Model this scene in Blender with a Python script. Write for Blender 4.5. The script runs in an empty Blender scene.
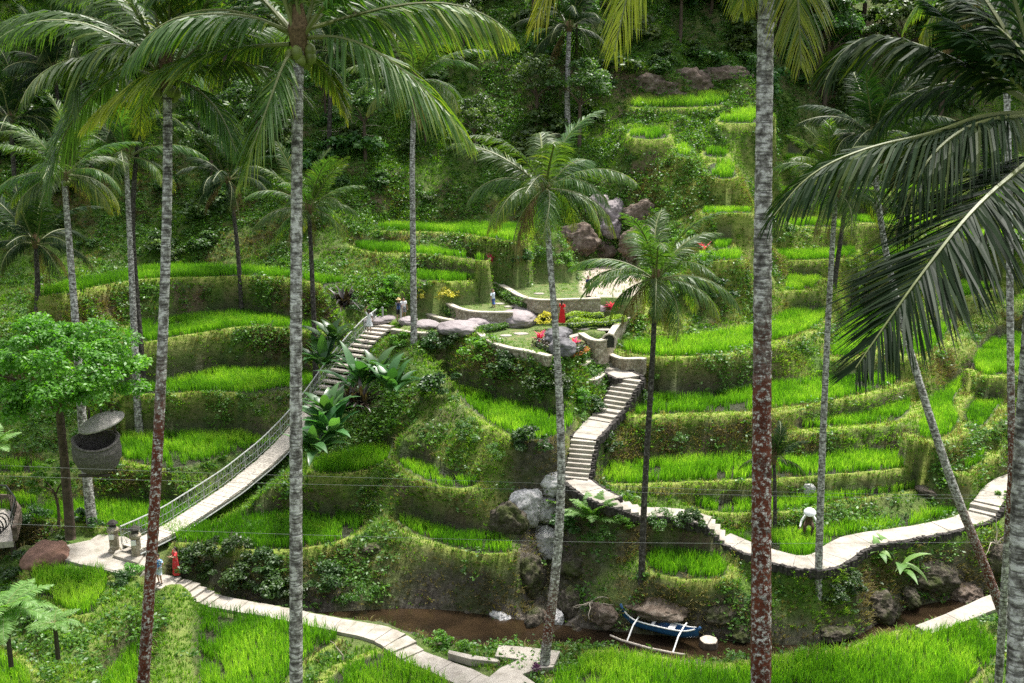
import bpy, bmesh, math, random
import numpy as np
from mathutils import Vector, Matrix
from mathutils import noise as mnoise

random.seed(11)
rng = np.random.default_rng(11)
R = math.radians
SC = bpy.context.scene
COL = SC.collection

# ------------------------------------------------------------------ camera model
PITCH = R(13.0)
LENS, SENSOR = 35.0, 36.0
F = 1024 * LENS / SENSOR
CX, CY = 512.0, 341.5
SP, CP = math.sin(PITCH), math.cos(PITCH)

def at_d(px, py, d):
    u = (px - CX) / F; v = (py - CY) / F
    return Vector((u * d, d * (CP - v * SP), -d * (SP + v * CP)))

def at_z(px, py, z):
    v = (py - CY) / F
    return at_d(px, py, -z / (SP + v * CP))

def depth_of(p):
    return p.y * CP - p.z * SP

# ------------------------------------------------------------------ tagging
def tag(o, label=None, cat=None, group=None, kind=None):
    if label: o['label'] = label
    if cat: o['category'] = cat
    if group: o['group'] = group
    if kind: o['kind'] = kind
    return o

def link(o, parent=None):
    COL.objects.link(o)
    if parent is not None: o.parent = parent
    return o

def empty(name, loc=(0, 0, 0), rz=0.0):
    o = bpy.data.objects.new(name, None)
    o.location = loc; o.rotation_euler = (0, 0, rz)
    o.empty_display_size = .3
    return link(o)

def copy_tree(o, parent=None):
    c = o.copy(); COL.objects.link(c)
    if parent is not None: c.parent = parent
    for ch in list(o.children): copy_tree(ch, c)
    return c

class MB:
    """collects verts / faces / material indices / a per-vertex tone"""
    def __init__(s): s.v = []; s.f = []; s.m = []; s.t = []; s.cur = 0; s.tone = .5; s.n = 0
    def add(s, vs, fs, tone=None):
        b = s.n
        s.v.extend(tuple(q) for q in vs); s.n += len(vs)
        t = s.tone if tone is None else tone
        if isinstance(t, (int, float)): s.t.extend([t] * len(vs))
        else: s.t.extend(t)
        for f in fs:
            s.f.append(tuple(i + b for i in f)); s.m.append(s.cur)
    def box(s, c, size, rz=0.0, taper=1.0, mat=None):
        hx, hy, hz = size[0] / 2, size[1] / 2, size[2] / 2
        vs = []
        for z, k in ((-hz, 1.0), (hz, taper)):
            for x, y in ((-1, -1), (1, -1), (1, 1), (-1, 1)): vs.append(Vector((x * hx * k, y * hy * k, z)))
        M = Matrix.Translation(c) @ (mat if mat is not None else Matrix.Rotation(rz, 4, 'Z'))
        s.add([M @ q for q in vs], [(3, 2, 1, 0), (4, 5, 6, 7), (0, 1, 5, 4), (1, 2, 6, 5), (2, 3, 7, 6), (3, 0, 4, 7)])
    def tube(s, pts, rad, n=8, cap=True, tones=None, jit=0.0, flat=1.0):
        pts = [Vector(p) for p in pts]
        if isinstance(rad, (int, float)): rad = [rad] * len(pts)
        if len(rad) != len(pts): rad = list(np.interp(np.linspace(0, 1, len(pts)), np.linspace(0, 1, len(rad)), rad))
        vs = []; ts = []
        ref = Vector((0, 0, 1)) if abs((pts[-1] - pts[0]).normalized().z) < .9 else Vector((1, 0, 0))
        for i, p in enumerate(pts):
            t = (pts[min(i + 1, len(pts) - 1)] - pts[max(i - 1, 0)]).normalized()
            a = t.cross(ref); a.normalize(); b = t.cross(a)
            for k in range(n):
                th = 2 * math.pi * k / n
                r = rad[i] * (1 + random.uniform(-jit, jit))
                vs.append(p + a * (r * math.cos(th)) + b * (r * flat * math.sin(th)))
                ts.append(tones[i] if tones else s.tone)
        fs = []
        for i in range(len(pts) - 1):
            for k in range(n):
                k2 = (k + 1) % n
                fs.append((i * n + k, i * n + k2, (i + 1) * n + k2, (i + 1) * n + k))
        if cap:
            fs.append(tuple(range(n)));
            fs.append(tuple((len(pts) - 1) * n + k for k in reversed(range(n))))
        s.add(vs, fs, ts)
    def lathe(s, prof, n=20, c=(0, 0, 0), sx=1, sy=1, cap=True, wob=0, nw=6):
        vs = []
        for (r, z) in prof:
            for k in range(n):
                th = 2 * math.pi * k / n
                q = r * (1 + wob * math.sin(nw * th))
                vs.append((c[0] + q * sx * math.cos(th), c[1] + q * sy * math.sin(th), c[2] + z))
        fs = []
        for i in range(len(prof) - 1):
            for k in range(n):
                k2 = (k + 1) % n
                fs.append((i * n + k, i * n + k2, (i + 1) * n + k2, (i + 1) * n + k))
        if cap:
            fs.append(tuple(reversed(range(n)))); fs.append(tuple((len(prof) - 1) * n + k for k in range(n)))
        s.add(vs, fs)
    def strip(s, A, B, thick=.1):
        """a slab between two polylines A and B with thickness downwards"""
        n = len(A); dz = Vector((0, 0, thick))
        A = [Vector(a) for a in A]; B = [Vector(b) for b in B]
        vs = A + B + [a - dz for a in A] + [b - dz for b in B]
        fs = []
        for i in range(n - 1):
            fs.append((i, i + 1, n + i + 1, n + i))
            fs.append((2 * n + i + 1, 2 * n + i, 3 * n + i, 3 * n + i + 1))
            fs.append((i + 1, i, 2 * n + i, 2 * n + i + 1))
            fs.append((n + i, n + i + 1, 3 * n + i + 1, 3 * n + i))
        fs.append((0, n, 3 * n, 2 * n)); fs.append((n - 1, 3 * n - 1, 4 * n - 1, 2 * n - 1))
        s.add(vs, fs)
    def build(s, name, mats, parent=None, smooth=False, loc=None):
        me = bpy.data.meshes.new(name)
        me.from_pydata(s.v, [], s.f)
        if not isinstance(mats, (list, tuple)): mats = [mats]
        for m in mats: me.materials.append(m)
        me.polygons.foreach_set('material_index', s.m)
        at = me.attributes.new('tone', 'FLOAT', 'POINT')
        at.data.foreach_set('value', np.array(s.t, dtype=np.float32))
        if smooth: me.polygons.foreach_set('use_smooth', [True] * len(s.f))
        me.update()
        o = bpy.data.objects.new(name, me)
        if loc is not None: o.location = loc
        return link(o, parent)

def np_mesh(name, V, faces_n, Fidx, mat, tone=None, parent=None, smooth=False, extra=None):
    """V (n,3); Fidx flat indices; every face has faces_n corners"""
    me = bpy.data.meshes.new(name)
    nf = len(Fidx) // faces_n
    me.vertices.add(len(V)); me.vertices.foreach_set('co', np.ascontiguousarray(V, dtype=np.float32).ravel())
    me.loops.add(len(Fidx)); me.loops.foreach_set('vertex_index', np.ascontiguousarray(Fidx, dtype=np.int32))
    me.polygons.add(nf)
    me.polygons.foreach_set('loop_start', np.arange(0, nf * faces_n, faces_n, dtype=np.int32))
    me.polygons.foreach_set('loop_total', np.full(nf, faces_n, dtype=np.int32))
    if smooth: me.polygons.foreach_set('use_smooth', np.ones(nf, dtype=bool))
    d = {} if extra is None else dict(extra)
    if tone is not None: d['tone'] = tone
    for k, a in d.items():
        at = me.attributes.new(k, 'FLOAT', 'POINT')
        at.data.foreach_set('value', np.ascontiguousarray(a, dtype=np.float32))
    for m in (mat if isinstance(mat, (list, tuple)) else [mat]): me.materials.append(m)
    me.update(calc_edges=True)
    o = bpy.data.objects.new(name, me)
    return link(o, parent)

# ------------------------------------------------------------------ materials
class NT:
    def __init__(s, name):
        s.m = bpy.data.materials.new(name); s.m.use_nodes = True
        s.t = s.m.node_tree; s.t.nodes.clear()
        s.out = s.t.nodes.new('ShaderNodeOutputMaterial')
    def n(s, typ, **kw):
        x = s.t.nodes.new(typ)
        for k, v in kw.items(): setattr(x, k, v)
        return x
    def l(s, a, b): s.t.links.new(a, b)
    def val(s, sock, v):
        if hasattr(v, 'is_output') or isinstance(v, bpy.types.NodeSocket): s.l(v, sock)
        else:
            if isinstance(v, (tuple, list)) and len(v) == 3 and sock.type == 'RGBA': v = (*v, 1)
            sock.default_value = v
    def attr(s, name):
        a = s.n('ShaderNodeAttribute'); a.attribute_name = name
        return a.outputs['Fac']
    def coord(s, kind='Object'):
        return s.n('ShaderNodeTexCoord').outputs[kind]
    def pos(s): return s.n('ShaderNodeNewGeometry').outputs['Position']
    def noise(s, vec, scale, detail=4, rough=.55, scl3=None):
        if scl3:
            mp = s.n('ShaderNodeMapping'); mp.inputs['Scale'].default_value = scl3; s.l(vec, mp.inputs['Vector']); vec = mp.outputs[0]
        x = s.n('ShaderNodeTexNoise'); x.inputs['Scale'].default_value = scale
        x.inputs['Detail'].default_value = detail; x.inputs['Roughness'].default_value = rough
        s.l(vec, x.inputs['Vector']); return x.outputs['Fac']
    def voro(s, vec, scale, feature='F1', out='Distance'):
        x = s.n('ShaderNodeTexVoronoi'); x.feature = feature; x.inputs['Scale'].default_value = scale
        s.l(vec, x.inputs['Vector']); return x.outputs[out]
    def ramp(s, fac, stops, interp='LINEAR'):
        x = s.n('ShaderNodeValToRGB'); s.l(fac, x.inputs[0]); e = x.color_ramp.elements; x.color_ramp.interpolation = interp
        while len(e) < len(stops): e.new(.5)
        for i, (p, c) in enumerate(stops):
            e[i].position = p; e[i].color = (*c, 1) if not isinstance(c, (int, float)) else (c, c, c, 1)
        return x.outputs['Color']
    def mix(s, fac, a, b, blend='MIX'):
        x = s.n('ShaderNodeMix'); x.data_type = 'RGBA'; x.blend_type = blend
        s.val(x.inputs[0], fac); s.val(x.inputs[6], a); s.val(x.inputs[7], b); return x.outputs[2]
    def math(s, op, a, b=0.0, clamp=False):
        x = s.n('ShaderNodeMath'); x.operation = op; x.use_clamp = clamp
        s.val(x.inputs[0], a); s.val(x.inputs[1], b); return x.outputs[0]
    def bump(s, h, strength=.5, dist=.1):
        x = s.n('ShaderNodeBump'); x.inputs['Strength'].default_value = strength; x.inputs['Distance'].default_value = dist
        s.l(h, x.inputs['Height']); return x.outputs[0]
    def pbr(s, color, rough=.7, spec=.4, normal=None, metal=0.0, transl=None, tcol=None):
        p = s.n('ShaderNodeBsdfPrincipled')
        s.val(p.inputs['Base Color'], color); s.val(p.inputs['Roughness'], rough)
        p.inputs['Specular IOR Level'].default_value = spec; p.inputs['Metallic'].default_value = metal
        if normal is not None: s.l(normal, p.inputs['Normal'])
        sh = p.outputs[0]
        if transl:
            tr = s.n('ShaderNodeBsdfTranslucent'); s.val(tr.inputs[0], tcol if tcol is not None else color)
            mx = s.n('ShaderNodeMixShader'); mx.inputs[0].default_value = transl
            s.l(sh, mx.inputs[1]); s.l(tr.outputs[0], mx.inputs[2]); sh = mx.outputs[0]
        s.l(sh, s.out.inputs['Surface']); return s.m

def leaf_mat(name, dark, mid, light, rough=.45, spec=.5, transl=.35, objrand=.0, sat_t=1.0):
    k = NT(name)
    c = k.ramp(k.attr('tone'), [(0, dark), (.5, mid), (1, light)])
    if objrand:
        oi = k.n('ShaderNodeObjectInfo')
        hs = k.n('ShaderNodeHueSaturation')
        k.l(k.math('ADD', k.math('MULTIPLY', oi.outputs['Random'], objrand * .12), .5 - objrand * .06), hs.inputs['Hue'])
        k.l(k.math('ADD', k.math('MULTIPLY', oi.outputs['Random'], objrand), 1 - objrand / 2), hs.inputs['Value'])
        k.l(c, hs.inputs['Color']); c = hs.outputs[0]
    tc = k.mix(1.0, c, (1.5, 1.7, .55), 'MULTIPLY')
    return k.pbr(c, rough, spec, transl=transl, tcol=tc)

def plain(name, col, rough=.6, spec=.4, var=.15, scale=8.0, metal=0.0, bump=0.0):
    k = NT(name); p = k.coord()
    nz = k.noise(p, scale, 5)
    lo = tuple(c * (1 - var) for c in col); hi = tuple(min(1, c * (1 + var)) for c in col)
    c = k.ramp(nz, [(.3, lo), (.7, hi)])
    return k.pbr(c, rough, spec, metal=metal, normal=k.bump(nz, bump, .05) if bump else None)

M = {}
def make_materials():
    # ground ------------------------------------------------------------
    k = NT('ground'); P = k.pos()
    n1 = k.noise(P, .35, 6, .6); n2 = k.noise(P, 1.7, 6, .65); n3 = k.noise(P, 7.0, 5, .7)
    green = k.ramp(n2, [(.3, (.03, .065, .010)), (.5, (.065, .13, .018)), (.68, (.14, .22, .035))])
    green = k.mix(k.ramp(n3, [(.35, 0), (.65, .55)]), green, (.10, .17, .025))
    soil = k.ramp(n3, [(.3, (.04, .028, .018)), (.5, (.12, .085, .05)), (.7, (.24, .185, .12))])
    geo = k.n('ShaderNodeNewGeometry'); sx = k.n('ShaderNodeSeparateXYZ'); k.l(geo.outputs['Normal'], sx.inputs[0])
    steep = k.ramp(sx.outputs['Z'], [(.35, 1), (.8, 0)])
    so = k.math('MULTIPLY', k.math('ADD', k.math('MULTIPLY', steep, .55), .22), k.ramp(n1, [(.42, 0), (.62, 1.6)]), True)
    so = k.math('MAXIMUM', so, k.attr('k_dirt'))
    c = k.mix(so, green, soil)
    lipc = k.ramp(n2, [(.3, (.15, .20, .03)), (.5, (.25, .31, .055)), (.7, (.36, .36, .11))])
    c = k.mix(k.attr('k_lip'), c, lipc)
    c = k.mix(k.attr('k_lawn'), c, k.ramp(n2, [(.35, (.09, .15, .035)), (.55, (.13, .17, .05)), (.7, (.22, .19, .09))]))
    c = k.mix(k.attr('k_sand'), c, k.ramp(n2, [(.3, (.34, .28, .22)), (.7, (.5, .43, .36))]))
    rk = k.ramp(k.noise(P, 2.6, 8, .7), [(.3, (.022, .019, .016)), (.48, (.075, .063, .05)), (.6, (.14, .12, .098)), (.75, (.27, .245, .215))])
    moss = k.ramp(n1, [(.45, 0), (.62, .8)])
    rk = k.mix(moss, rk, (.055, .075, .018))
    c = k.mix(k.attr('k_rock'), c, rk)
    c = k.mix(k.attr('k_mud'), c, k.ramp(n2, [(.3, (.016, .02, .01)), (.7, (.045, .045, .022))]))
    rough = k.math('SUBTRACT', .9, k.math('MULTIPLY', k.attr('k_mud'), .55))
    nb = k.math('ADD', k.math('MULTIPLY', n3, .5), n2)
    M['ground'] = k.pbr(c, rough, .25, k.bump(nb, .9, .35))
    # plants --------------------------------------------------------------
    M['rice'] = leaf_mat('rice_blades', (.05, .15, .010), (.14, .32, .020), (.32, .48, .06), .5, .3, .45)
    M['grass'] = leaf_mat('grass_blades', (.05, .115, .012), (.125, .255, .022), (.31, .42, .07), .6, .25, .4)
    M['drygrass'] = leaf_mat('dry_grass_blades', (.07, .055, .025), (.17, .135, .06), (.33, .29, .13), .8, .15, .3)
    M['weed'] = leaf_mat('weed_leaves', (.02, .06, .008), (.055, .145, .018), (.13, .26, .04), .45, .45, .35)
    M['shrub'] = leaf_mat('shrub_leaves', (.012, .035, .007), (.032, .08, .014), (.085, .16, .035), .45, .5, .35, .35)
    M['jungle'] = leaf_mat('jungle_leaves', (.018, .048, .011), (.06, .13, .028), (.20, .29, .085), .45, .5, .35, .5)
    M['bright'] = leaf_mat('bright_leaves', (.04, .12, .012), (.09, .225, .02), (.19, .36, .045), .45, .45, .45, .2)
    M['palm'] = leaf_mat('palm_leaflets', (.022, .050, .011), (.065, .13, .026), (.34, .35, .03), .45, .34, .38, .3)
    M['palm_dark'] = leaf_mat('shaded_palm_leaflets', (.006, .016, .005), (.014, .036, .009), (.12, .15, .03), .55, .12, .22, .25)  # darker copy of the palm leaflets, shade and backlight put into the colour
    M['dead'] = leaf_mat('dead_frond_leaflets', (.06, .038, .018), (.15, .10, .05), (.28, .2, .1), .8, .15, .2)
    M['rachis'] = plain('frond_stalk', (.12, .14, .04), .5, .4)
    M['broad'] = leaf_mat('broad_leaves', (.02, .06, .018), (.045, .125, .035), (.11, .22, .07), .35, .55, .3, .3)
    M['redleaf'] = leaf_mat('dark_red_leaves', (.012, .012, .010), (.03, .022, .018), (.07, .045, .03), .35, .5, .25)
    M['pink'] = leaf_mat('pink_leaves', (.45, .03, .12), (.65, .06, .2), (.8, .2, .32), .5, .4, .3)
    M['yellow'] = leaf_mat('yellow_leaves', (.35, .33, .03), (.6, .52, .06), (.75, .68, .15), .5, .4, .3)
    M['orange'] = leaf_mat('orange_flowers', (.3, .08, .02), (.5, .16, .04), (.25, .3, .05), .5, .4, .3)
    M['purple'] = leaf_mat('purple_leaves', (.03, .006, .03), (.07, .015, .06), (.12, .03, .09), .5, .4, .3)
    M['fern'] = leaf_mat('fern_leaves', (.06, .15, .03), (.13, .26, .055), (.27, .40, .12), .5, .4, .4)
    M['hedge'] = leaf_mat('hedge_leaves', (.03, .08, .012), (.07, .16, .025), (.17, .29, .05), .5, .4, .35)
    M['limehedge'] = leaf_mat('lime_hedge_leaves', (.12, .2, .012), (.22, .33, .03), (.38, .46, .08), .5, .4, .4)
    M['drystem'] = plain('dry_twigs', (.34, .29, .23), .8, .2)
    # bark ---------------------------------------------------------------
    k = NT('palm_bark'); P = k.coord()
    ring = k.noise(P, 7.0, 3, .6, (.35, .35, 3.2))
    li = k.noise(P, 6.5, 6, .72)
    c = k.ramp(li, [(.36, (.06, .054, .047)), (.48, (.21, .20, .18)), (.58, (.50, .49, .46))])
    c = k.mix(k.ramp(ring, [(.40, .75), (.5, 0)]), c, (.03, .026, .022))
    rd = k.ramp(k.noise(P, 13, 6, .8), [(.50, 1), (.58, 0)])
    redc = k.ramp(k.noise(P, 3.0, 3), [(.3, (.045, .012, .006)), (.7, (.12, .030, .013))])
    c = k.mix(k.math('MULTIPLY', k.attr('tone'), rd, True), c, redc)
    M['bark'] = k.pbr(c, .85, .2, k.bump(k.math('ADD', ring, li), .8, .03))
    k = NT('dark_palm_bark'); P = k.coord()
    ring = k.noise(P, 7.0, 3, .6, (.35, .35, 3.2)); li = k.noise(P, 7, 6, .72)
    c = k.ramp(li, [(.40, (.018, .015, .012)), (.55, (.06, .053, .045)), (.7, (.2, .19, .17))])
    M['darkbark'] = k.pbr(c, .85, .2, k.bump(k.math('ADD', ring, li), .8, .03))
    M['treebark'] = plain('tree_bark', (.075, .055, .04), .9, .2, .5, 5, bump=.8)
    M['fibre'] = plain('palm_fibre', (.11, .075, .04), .9, .15, .5, 20)
    M['nut'] = plain('coconut_husk', (.12, .15, .03), .5, .4, .4, 4)
    # stone and built things ---------------------------------------------
    k = NT('path_concrete'); P = k.pos()
    n1 = k.noise(P, 1.3, 6, .65); n2 = k.noise(P, 14, 4, .7)
    c = k.ramp(n1, [(.3, (.21, .185, .155)), (.5, (.33, .30, .26)), (.7, (.42, .385, .335))])
    c = k.mix(k.ramp(n2, [(.3, .6), (.55, 0)]), c, (.24, .21, .17))
    c = k.mix(k.ramp(k.noise(P, .8, 7, .75), [(.52, 0), (.66, .6)]), c, (.16, .155, .10))
    M['path'] = k.pbr(c, .85, .25, k.bump(n2, .35, .02))
    k = NT('rubble_wall'); P = k.pos()
    v = k.voro(P, 5.5, 'F1', 'Color'); e = k.voro(P, 5.5, 'DISTANCE_TO_EDGE')
    sep = k.n('ShaderNodeSeparateColor'); k.l(v, sep.inputs[0])
    c = k.ramp(sep.outputs[0], [(0, (.22, .18, .13)), (.5, (.33, .28, .21)), (1, (.46, .41, .33))])
    c = k.mix(k.ramp(e, [(.02, .6), (.08, 0)]), c, (.15, .125, .095))
    c = k.mix(k.ramp(k.noise(P, 2, 5), [(.5, 0), (.7, .5)]), c, (.12, .12, .06))
    M['wall'] = k.pbr(c, .9, .2, k.bump(k.ramp(e, [(0, 0), (.1, 1)]), .6, .05))
    M['cap'] = plain('wall_cap', (.40, .36, .29), .85, .25, .3, 4, bump=.3)
    M['darkstone'] = plain('dark_edging', (.045, .04, .036), .9, .2, .5, 6, bump=.8)
    k = NT('pale_boulder'); P = k.pos()
    n1 = k.noise(P, .9, 7, .62); n2 = k.noise(P, 6, 6, .7)
    c = k.ramp(n1, [(.3, (.28, .275, .27)), (.5, (.48, .465, .46)), (.7, (.60, .58, .57))])
    c = k.mix(k.ramp(n2, [(.36, .7), (.50, 0)]), c, (.09, .085, .075))
    M['boulder'] = k.pbr(c, .8, .3, k.bump(k.math('ADD', n1, k.math('MULTIPLY', n2, .4)), .7, .15))
    M['greystone'] = plain('grey_stone', (.13, .125, .13), .85, .25, .45, 2.0, bump=.8)
    k = NT('mauve_stone'); P = k.pos()
    n1 = k.noise(P, .8, 6, .6); n2 = k.noise(P, 9, 6, .7)
    c = k.ramp(n1, [(.3, (.17, .145, .15)), (.6, (.29, .25, .25)), (.8, (.36, .31, .29))])
    c = k.mix(k.ramp(n2, [(.35, .5), (.52, 0)]), c, (.16, .14, .14))
    M['mauve'] = k.pbr(c, .75, .3, k.bump(k.math('ADD', n1, k.math('MULTIPLY', n2, .4)), .5, .1))
    k = NT('mossy_rock'); P = k.pos()
    n1 = k.noise(P, 1.1, 8, .66); n2 = k.noise(P, 5, 7, .72)
    c = k.ramp(n2, [(.3, (.022, .019, .015)), (.5, (.08, .066, .05)), (.68, (.19, .165, .135))])
    c = k.mix(k.ramp(n1, [(.46, 0), (.62, .85)]), c, (.06, .078, .018))
    M['mossrock'] = k.pbr(c, .9, .2, k.bump(k.math('ADD', n1, n2), 1.0, .2))
    k = NT('brown_rock'); P = k.pos()
    n2 = k.noise(P, 2.2, 8, .7)
    c = k.ramp(n2, [(.3, (.05, .036, .027)), (.5, (.14, .105, .08)), (.7, (.27, .225, .185))])
    M['brownrock'] = k.pbr(c, .9, .2, k.bump(n2, 1.0, .25))
    k = NT('river_water'); P = k.pos()
    nz = k.noise(P, 2.2, 4, .6, (1, 2.2, 1)); nn = k.noise(P, .5, 4)
    c = k.ramp(nn, [(.35, (.012, .008, .005)), (.65, (.03, .019, .010))])
    M['water'] = k.pbr(c, .07, .5, k.bump(nz, .35, .05))
    M['white'] = plain('white_paint', (.74, .73, .70), .5, .4, .12, 6)
    M['bluepaint'] = plain('blue_paint', (.012, .075, .19), .4, .5, .3, 3)
    M['wood'] = plain('worn_boards', (.40, .36, .31), .8, .25, .3, 6, bump=.2)
    M['woodside'] = plain('bridge_beam', (.30, .27, .23), .8, .25, .3, 6)
    M['darkwood'] = plain('dark_wood', (.05, .04, .032), .7, .3, .3, 8)
    M['steel'] = plain('galvanised_wire', (.36, .37, .35), .55, .4, .15, 6)
    M['wire'] = plain('grey_cable', (.2, .21, .2), .6, .3, .1, 3)
    M['black'] = plain('black_iron', (.015, .015, .016), .45, .45, .2, 6)
    k = NT('woven_cane'); P = k.coord()
    w = k.noise(P, 9, 4, .7, (1, 1, 5)); w2 = k.noise(P, 26, 3, .7)
    c = k.ramp(w, [(.35, (.05, .045, .04)), (.55, (.17, .155, .14)), (.7, (.33, .31, .29))])
    c = k.mix(k.ramp(w2, [(.4, .6), (.55, 0)]), c, (.03, .027, .024))
    M['cane'] = k.pbr(c, .9, .2, k.bump(k.math('ADD', w, w2), .9, .05))
    M['canelight'] = plain('pale_cane', (.27, .25, .23), .9, .2, .5, 14, bump=.8)
    M['skin'] = plain('skin', (.42, .25, .17), .5, .4, .08, 6)
    M['hair'] = plain('dark_hair', (.018, .013, .010), .5, .4, .3, 20)
    for nme, colr in (('cloth_white', (.72, .72, .74)), ('cloth_red', (.5, .018, .022)), ('cloth_blue', (.06, .11, .3)), ('cloth_navy', (.02, .03, .075)),
                      ('cloth_pale', (.5, .56, .62)), ('cloth_black', (.02, .02, .022)), ('cloth_straw', (.55, .42, .2)), ('cloth_grey', (.22, .22, .24)), ('cloth_brown', (.09, .06, .04))):
        M[nme] = plain(nme, colr, .8, .2, .12, 10)
    k = NT('patterned_cloth'); P = k.coord()
    c = k.ramp(k.noise(P, 14, 2), [(.45, (.05, .16, .42)), (.52, (.65, .72, .78))], 'CONSTANT')
    M['cloth_pattern'] = k.pbr(c, .8, .2)
    k = NT('red_patterned_cloth'); P = k.coord()
    c = k.ramp(k.noise(P, 18, 2), [(.5, (.48, .025, .03)), (.6, (.42, .13, .12))], 'CONSTANT')
    M['cloth_redpat'] = k.pbr(c, .8, .2)
    M['cutwood'] = plain('cut_wood', (.46, .40, .33), .8, .2, .3, 5)
    M['terracotta'] = plain('red_brown_stone', (.17, .095, .07), .85, .25, .3, 2.5, bump=.5)
make_materials()
# ------------------------------------------------------------------ terrain
def vnoise(x, y, s, seed):
    r = np.random.default_rng(seed); G = r.random((257, 257))
    fx = x / s + 300.3; fy = y / s + 300.7
    ix = np.floor(fx).astype(int); iy = np.floor(fy).astype(int)
    tx = fx - ix; ty = fy - iy; tx = tx * tx * (3 - 2 * tx); ty = ty * ty * (3 - 2 * ty)
    a = G[ix % 257, iy % 257]; b = G[(ix + 1) % 257, iy % 257]; c = G[ix % 257, (iy + 1) % 257]; d = G[(ix + 1) % 257, (iy + 1) % 257]
    return (a * (1 - tx) + b * tx) * (1 - ty) + (c * (1 - tx) + d * tx) * ty - .5

def fbm(x, y, s, seed, octv=4):
    o = 0; a = 1.0
    for i in range(octv): o = o + a * vnoise(x, y, s / 2 ** i, seed + i); a *= .55
    return o

PROF = {
 'L': [(-10, 0), (0, -1.7), (5, -3.5), (12, -9.5), (20, -16), (28, -21), (36, -24.2), (41, -24.6), (46, -25.2), (48.5, -25.8), (50.5, -25.2), (51.5, -23.4), (56, -22.6), (64, -19.3), (70, -16.4), (76, -13.4), (81, -12), (97, 1), (111, 13), (150, 42)],
 'C': [(-10, 0), (0, -1.7), (5, -3.5), (12, -9.5), (20, -16), (28, -21), (36, -24.6), (44, -25.3), (46, -25.8), (49.5, -26), (50.3, -23.1), (53, -21), (56, -18.3), (61, -14.7), (72, -13.2), (80, -11.2), (88, -9.3), (100, 1.5), (112, 13), (150, 42)],
 'R': [(-10, 0), (0, -1.7), (5, -3.5), (12, -9.5), (20, -16), (28, -21), (36, -24.6), (43, -25.2), (45.5, -26), (46.4, -25.8), (47.2, -23.4), (52, -23), (57, -21.6), (61, -19.6), (66, -18.4), (72, -16.4), (80, -13.6), (88, -6.6), (97, -1), (103, 5), (113, 14), (150, 42)],
 'FR': [(-10, 0), (0, -1.7), (5, -3.5), (12, -9.5), (20, -16), (28, -21), (36, -24.4), (45, -25), (48, -25.8), (50, -25.5), (52, -23), (56, -22), (60, -19.8), (68, -18.2), (76, -16.6), (82, -14.8), (86, -13.2), (91, -11.3), (96, -8.9), (101, -6), (106, -2.6), (115, 6), (150, 40)]}
UN = [(-.60, 'L'), (-.17, 'L'), (-.09, 'C'), (.045, 'C'), (.115, 'R'), (.225, 'R'), (.30, 'FR'), (.7, 'FR')]

def base_z(X, Y):
    u = X / np.maximum(Y, 8.0)
    vals = {k: np.interp(Y, [p[0] for p in v], [p[1] for p in v]) for k, v in PROF.items()}
    out = np.where(u <= UN[0][0], vals[UN[0][1]], vals[UN[-1][1]])
    for (a, ka), (b, kb) in zip(UN, UN[1:]):
        w = np.clip((u - a) / (b - a), 0, 1); w = w * w * (3 - 2 * w)
        m = (u > a) & (u <= b)
        out = np.where(m, vals[ka] * (1 - w) + vals[kb] * w, out)
    return out

gx = np.concatenate([np.arange(-85, -52, 1.0), np.arange(-52, 52, .25), np.arange(52, 86, 1.0)])
gy = np.concatenate([np.arange(-8, 36, .5), np.arange(36, 101, .22), np.arange(101, 151, .8)])
GX, GY = np.meshgrid(gx, gy)          # rows: y
Z0 = base_z(GX, GY)
ZC = Z0.copy(); W = np.zeros_like(Z0)
KM = {k: np.zeros_like(Z0) for k in ('mud', 'lip', 'lawn', 'rock', 'sand', 'dirt')}

def seg_dist(px, py, poly, closed=True):
    P = np.asarray(poly)[:, :2]; Q = np.roll(P, -1, 0) if closed else P[1:]
    if not closed: P = P[:-1]
    best = np.full(px.shape, 1e9); nx = np.zeros(px.shape); ny = np.zeros(px.shape); tt = np.zeros(px.shape)
    for i, ((ax, ay), (bx, by)) in enumerate(zip(P, Q)):
        dx, dy = bx - ax, by - ay; L = dx * dx + dy * dy + 1e-9
        t = np.clip(((px - ax) * dx + (py - ay) * dy) / L, 0, 1)
        ex = px - ax - t * dx; ey = py - ay - t * dy; d = np.hypot(ex, ey)
        m = d < best
        best = np.where(m, d, best); nx = np.where(m, ex, nx); ny = np.where(m, ey, ny); tt = np.where(m, i + t, tt)
    return best, nx, ny, tt

def inside(px, py, poly):
    P = np.asarray(poly)[:, :2]; Q = np.roll(P, -1, 0); r = np.zeros(px.shape, bool)
    for (ax, ay), (bx, by) in zip(P, Q):
        if ay == by: continue
        c = ((ay > py) != (by > py)) & (px < (bx - ax) * (py - ay) / (by - ay) + ax)
        r ^= c
    return r

def smooth_poly(pts, it=2):
    P = np.asarray(pts, float)
    for _ in range(it):
        Q = np.roll(P, -1, 0)
        P = np.stack([.75 * P + .25 * Q, .25 * P + .75 * Q], 1).reshape(-1, 2)
    return P

def smooth_line(pts, it=2):
    P = np.asarray(pts, float)
    for _ in range(it):
        A = .75 * P[:-1] + .25 * P[1:]; B = .25 * P[:-1] + .75 * P[1:]
        P = np.concatenate([P[:1], np.stack([A, B], 1).reshape(-1, P.shape[1]), P[-1:]])
    return P

def window(poly, pad):
    P = np.asarray(poly)
    i0, i1 = np.searchsorted(gy, [P[:, 1].min() - pad, P[:, 1].max() + pad])
    j0, j1 = np.searchsorted(gx, [P[:, 0].min() - pad, P[:, 0].max() + pad])
    return slice(max(i0, 0), i1 + 1), slice(max(j0, 0), j1 + 1)

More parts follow.
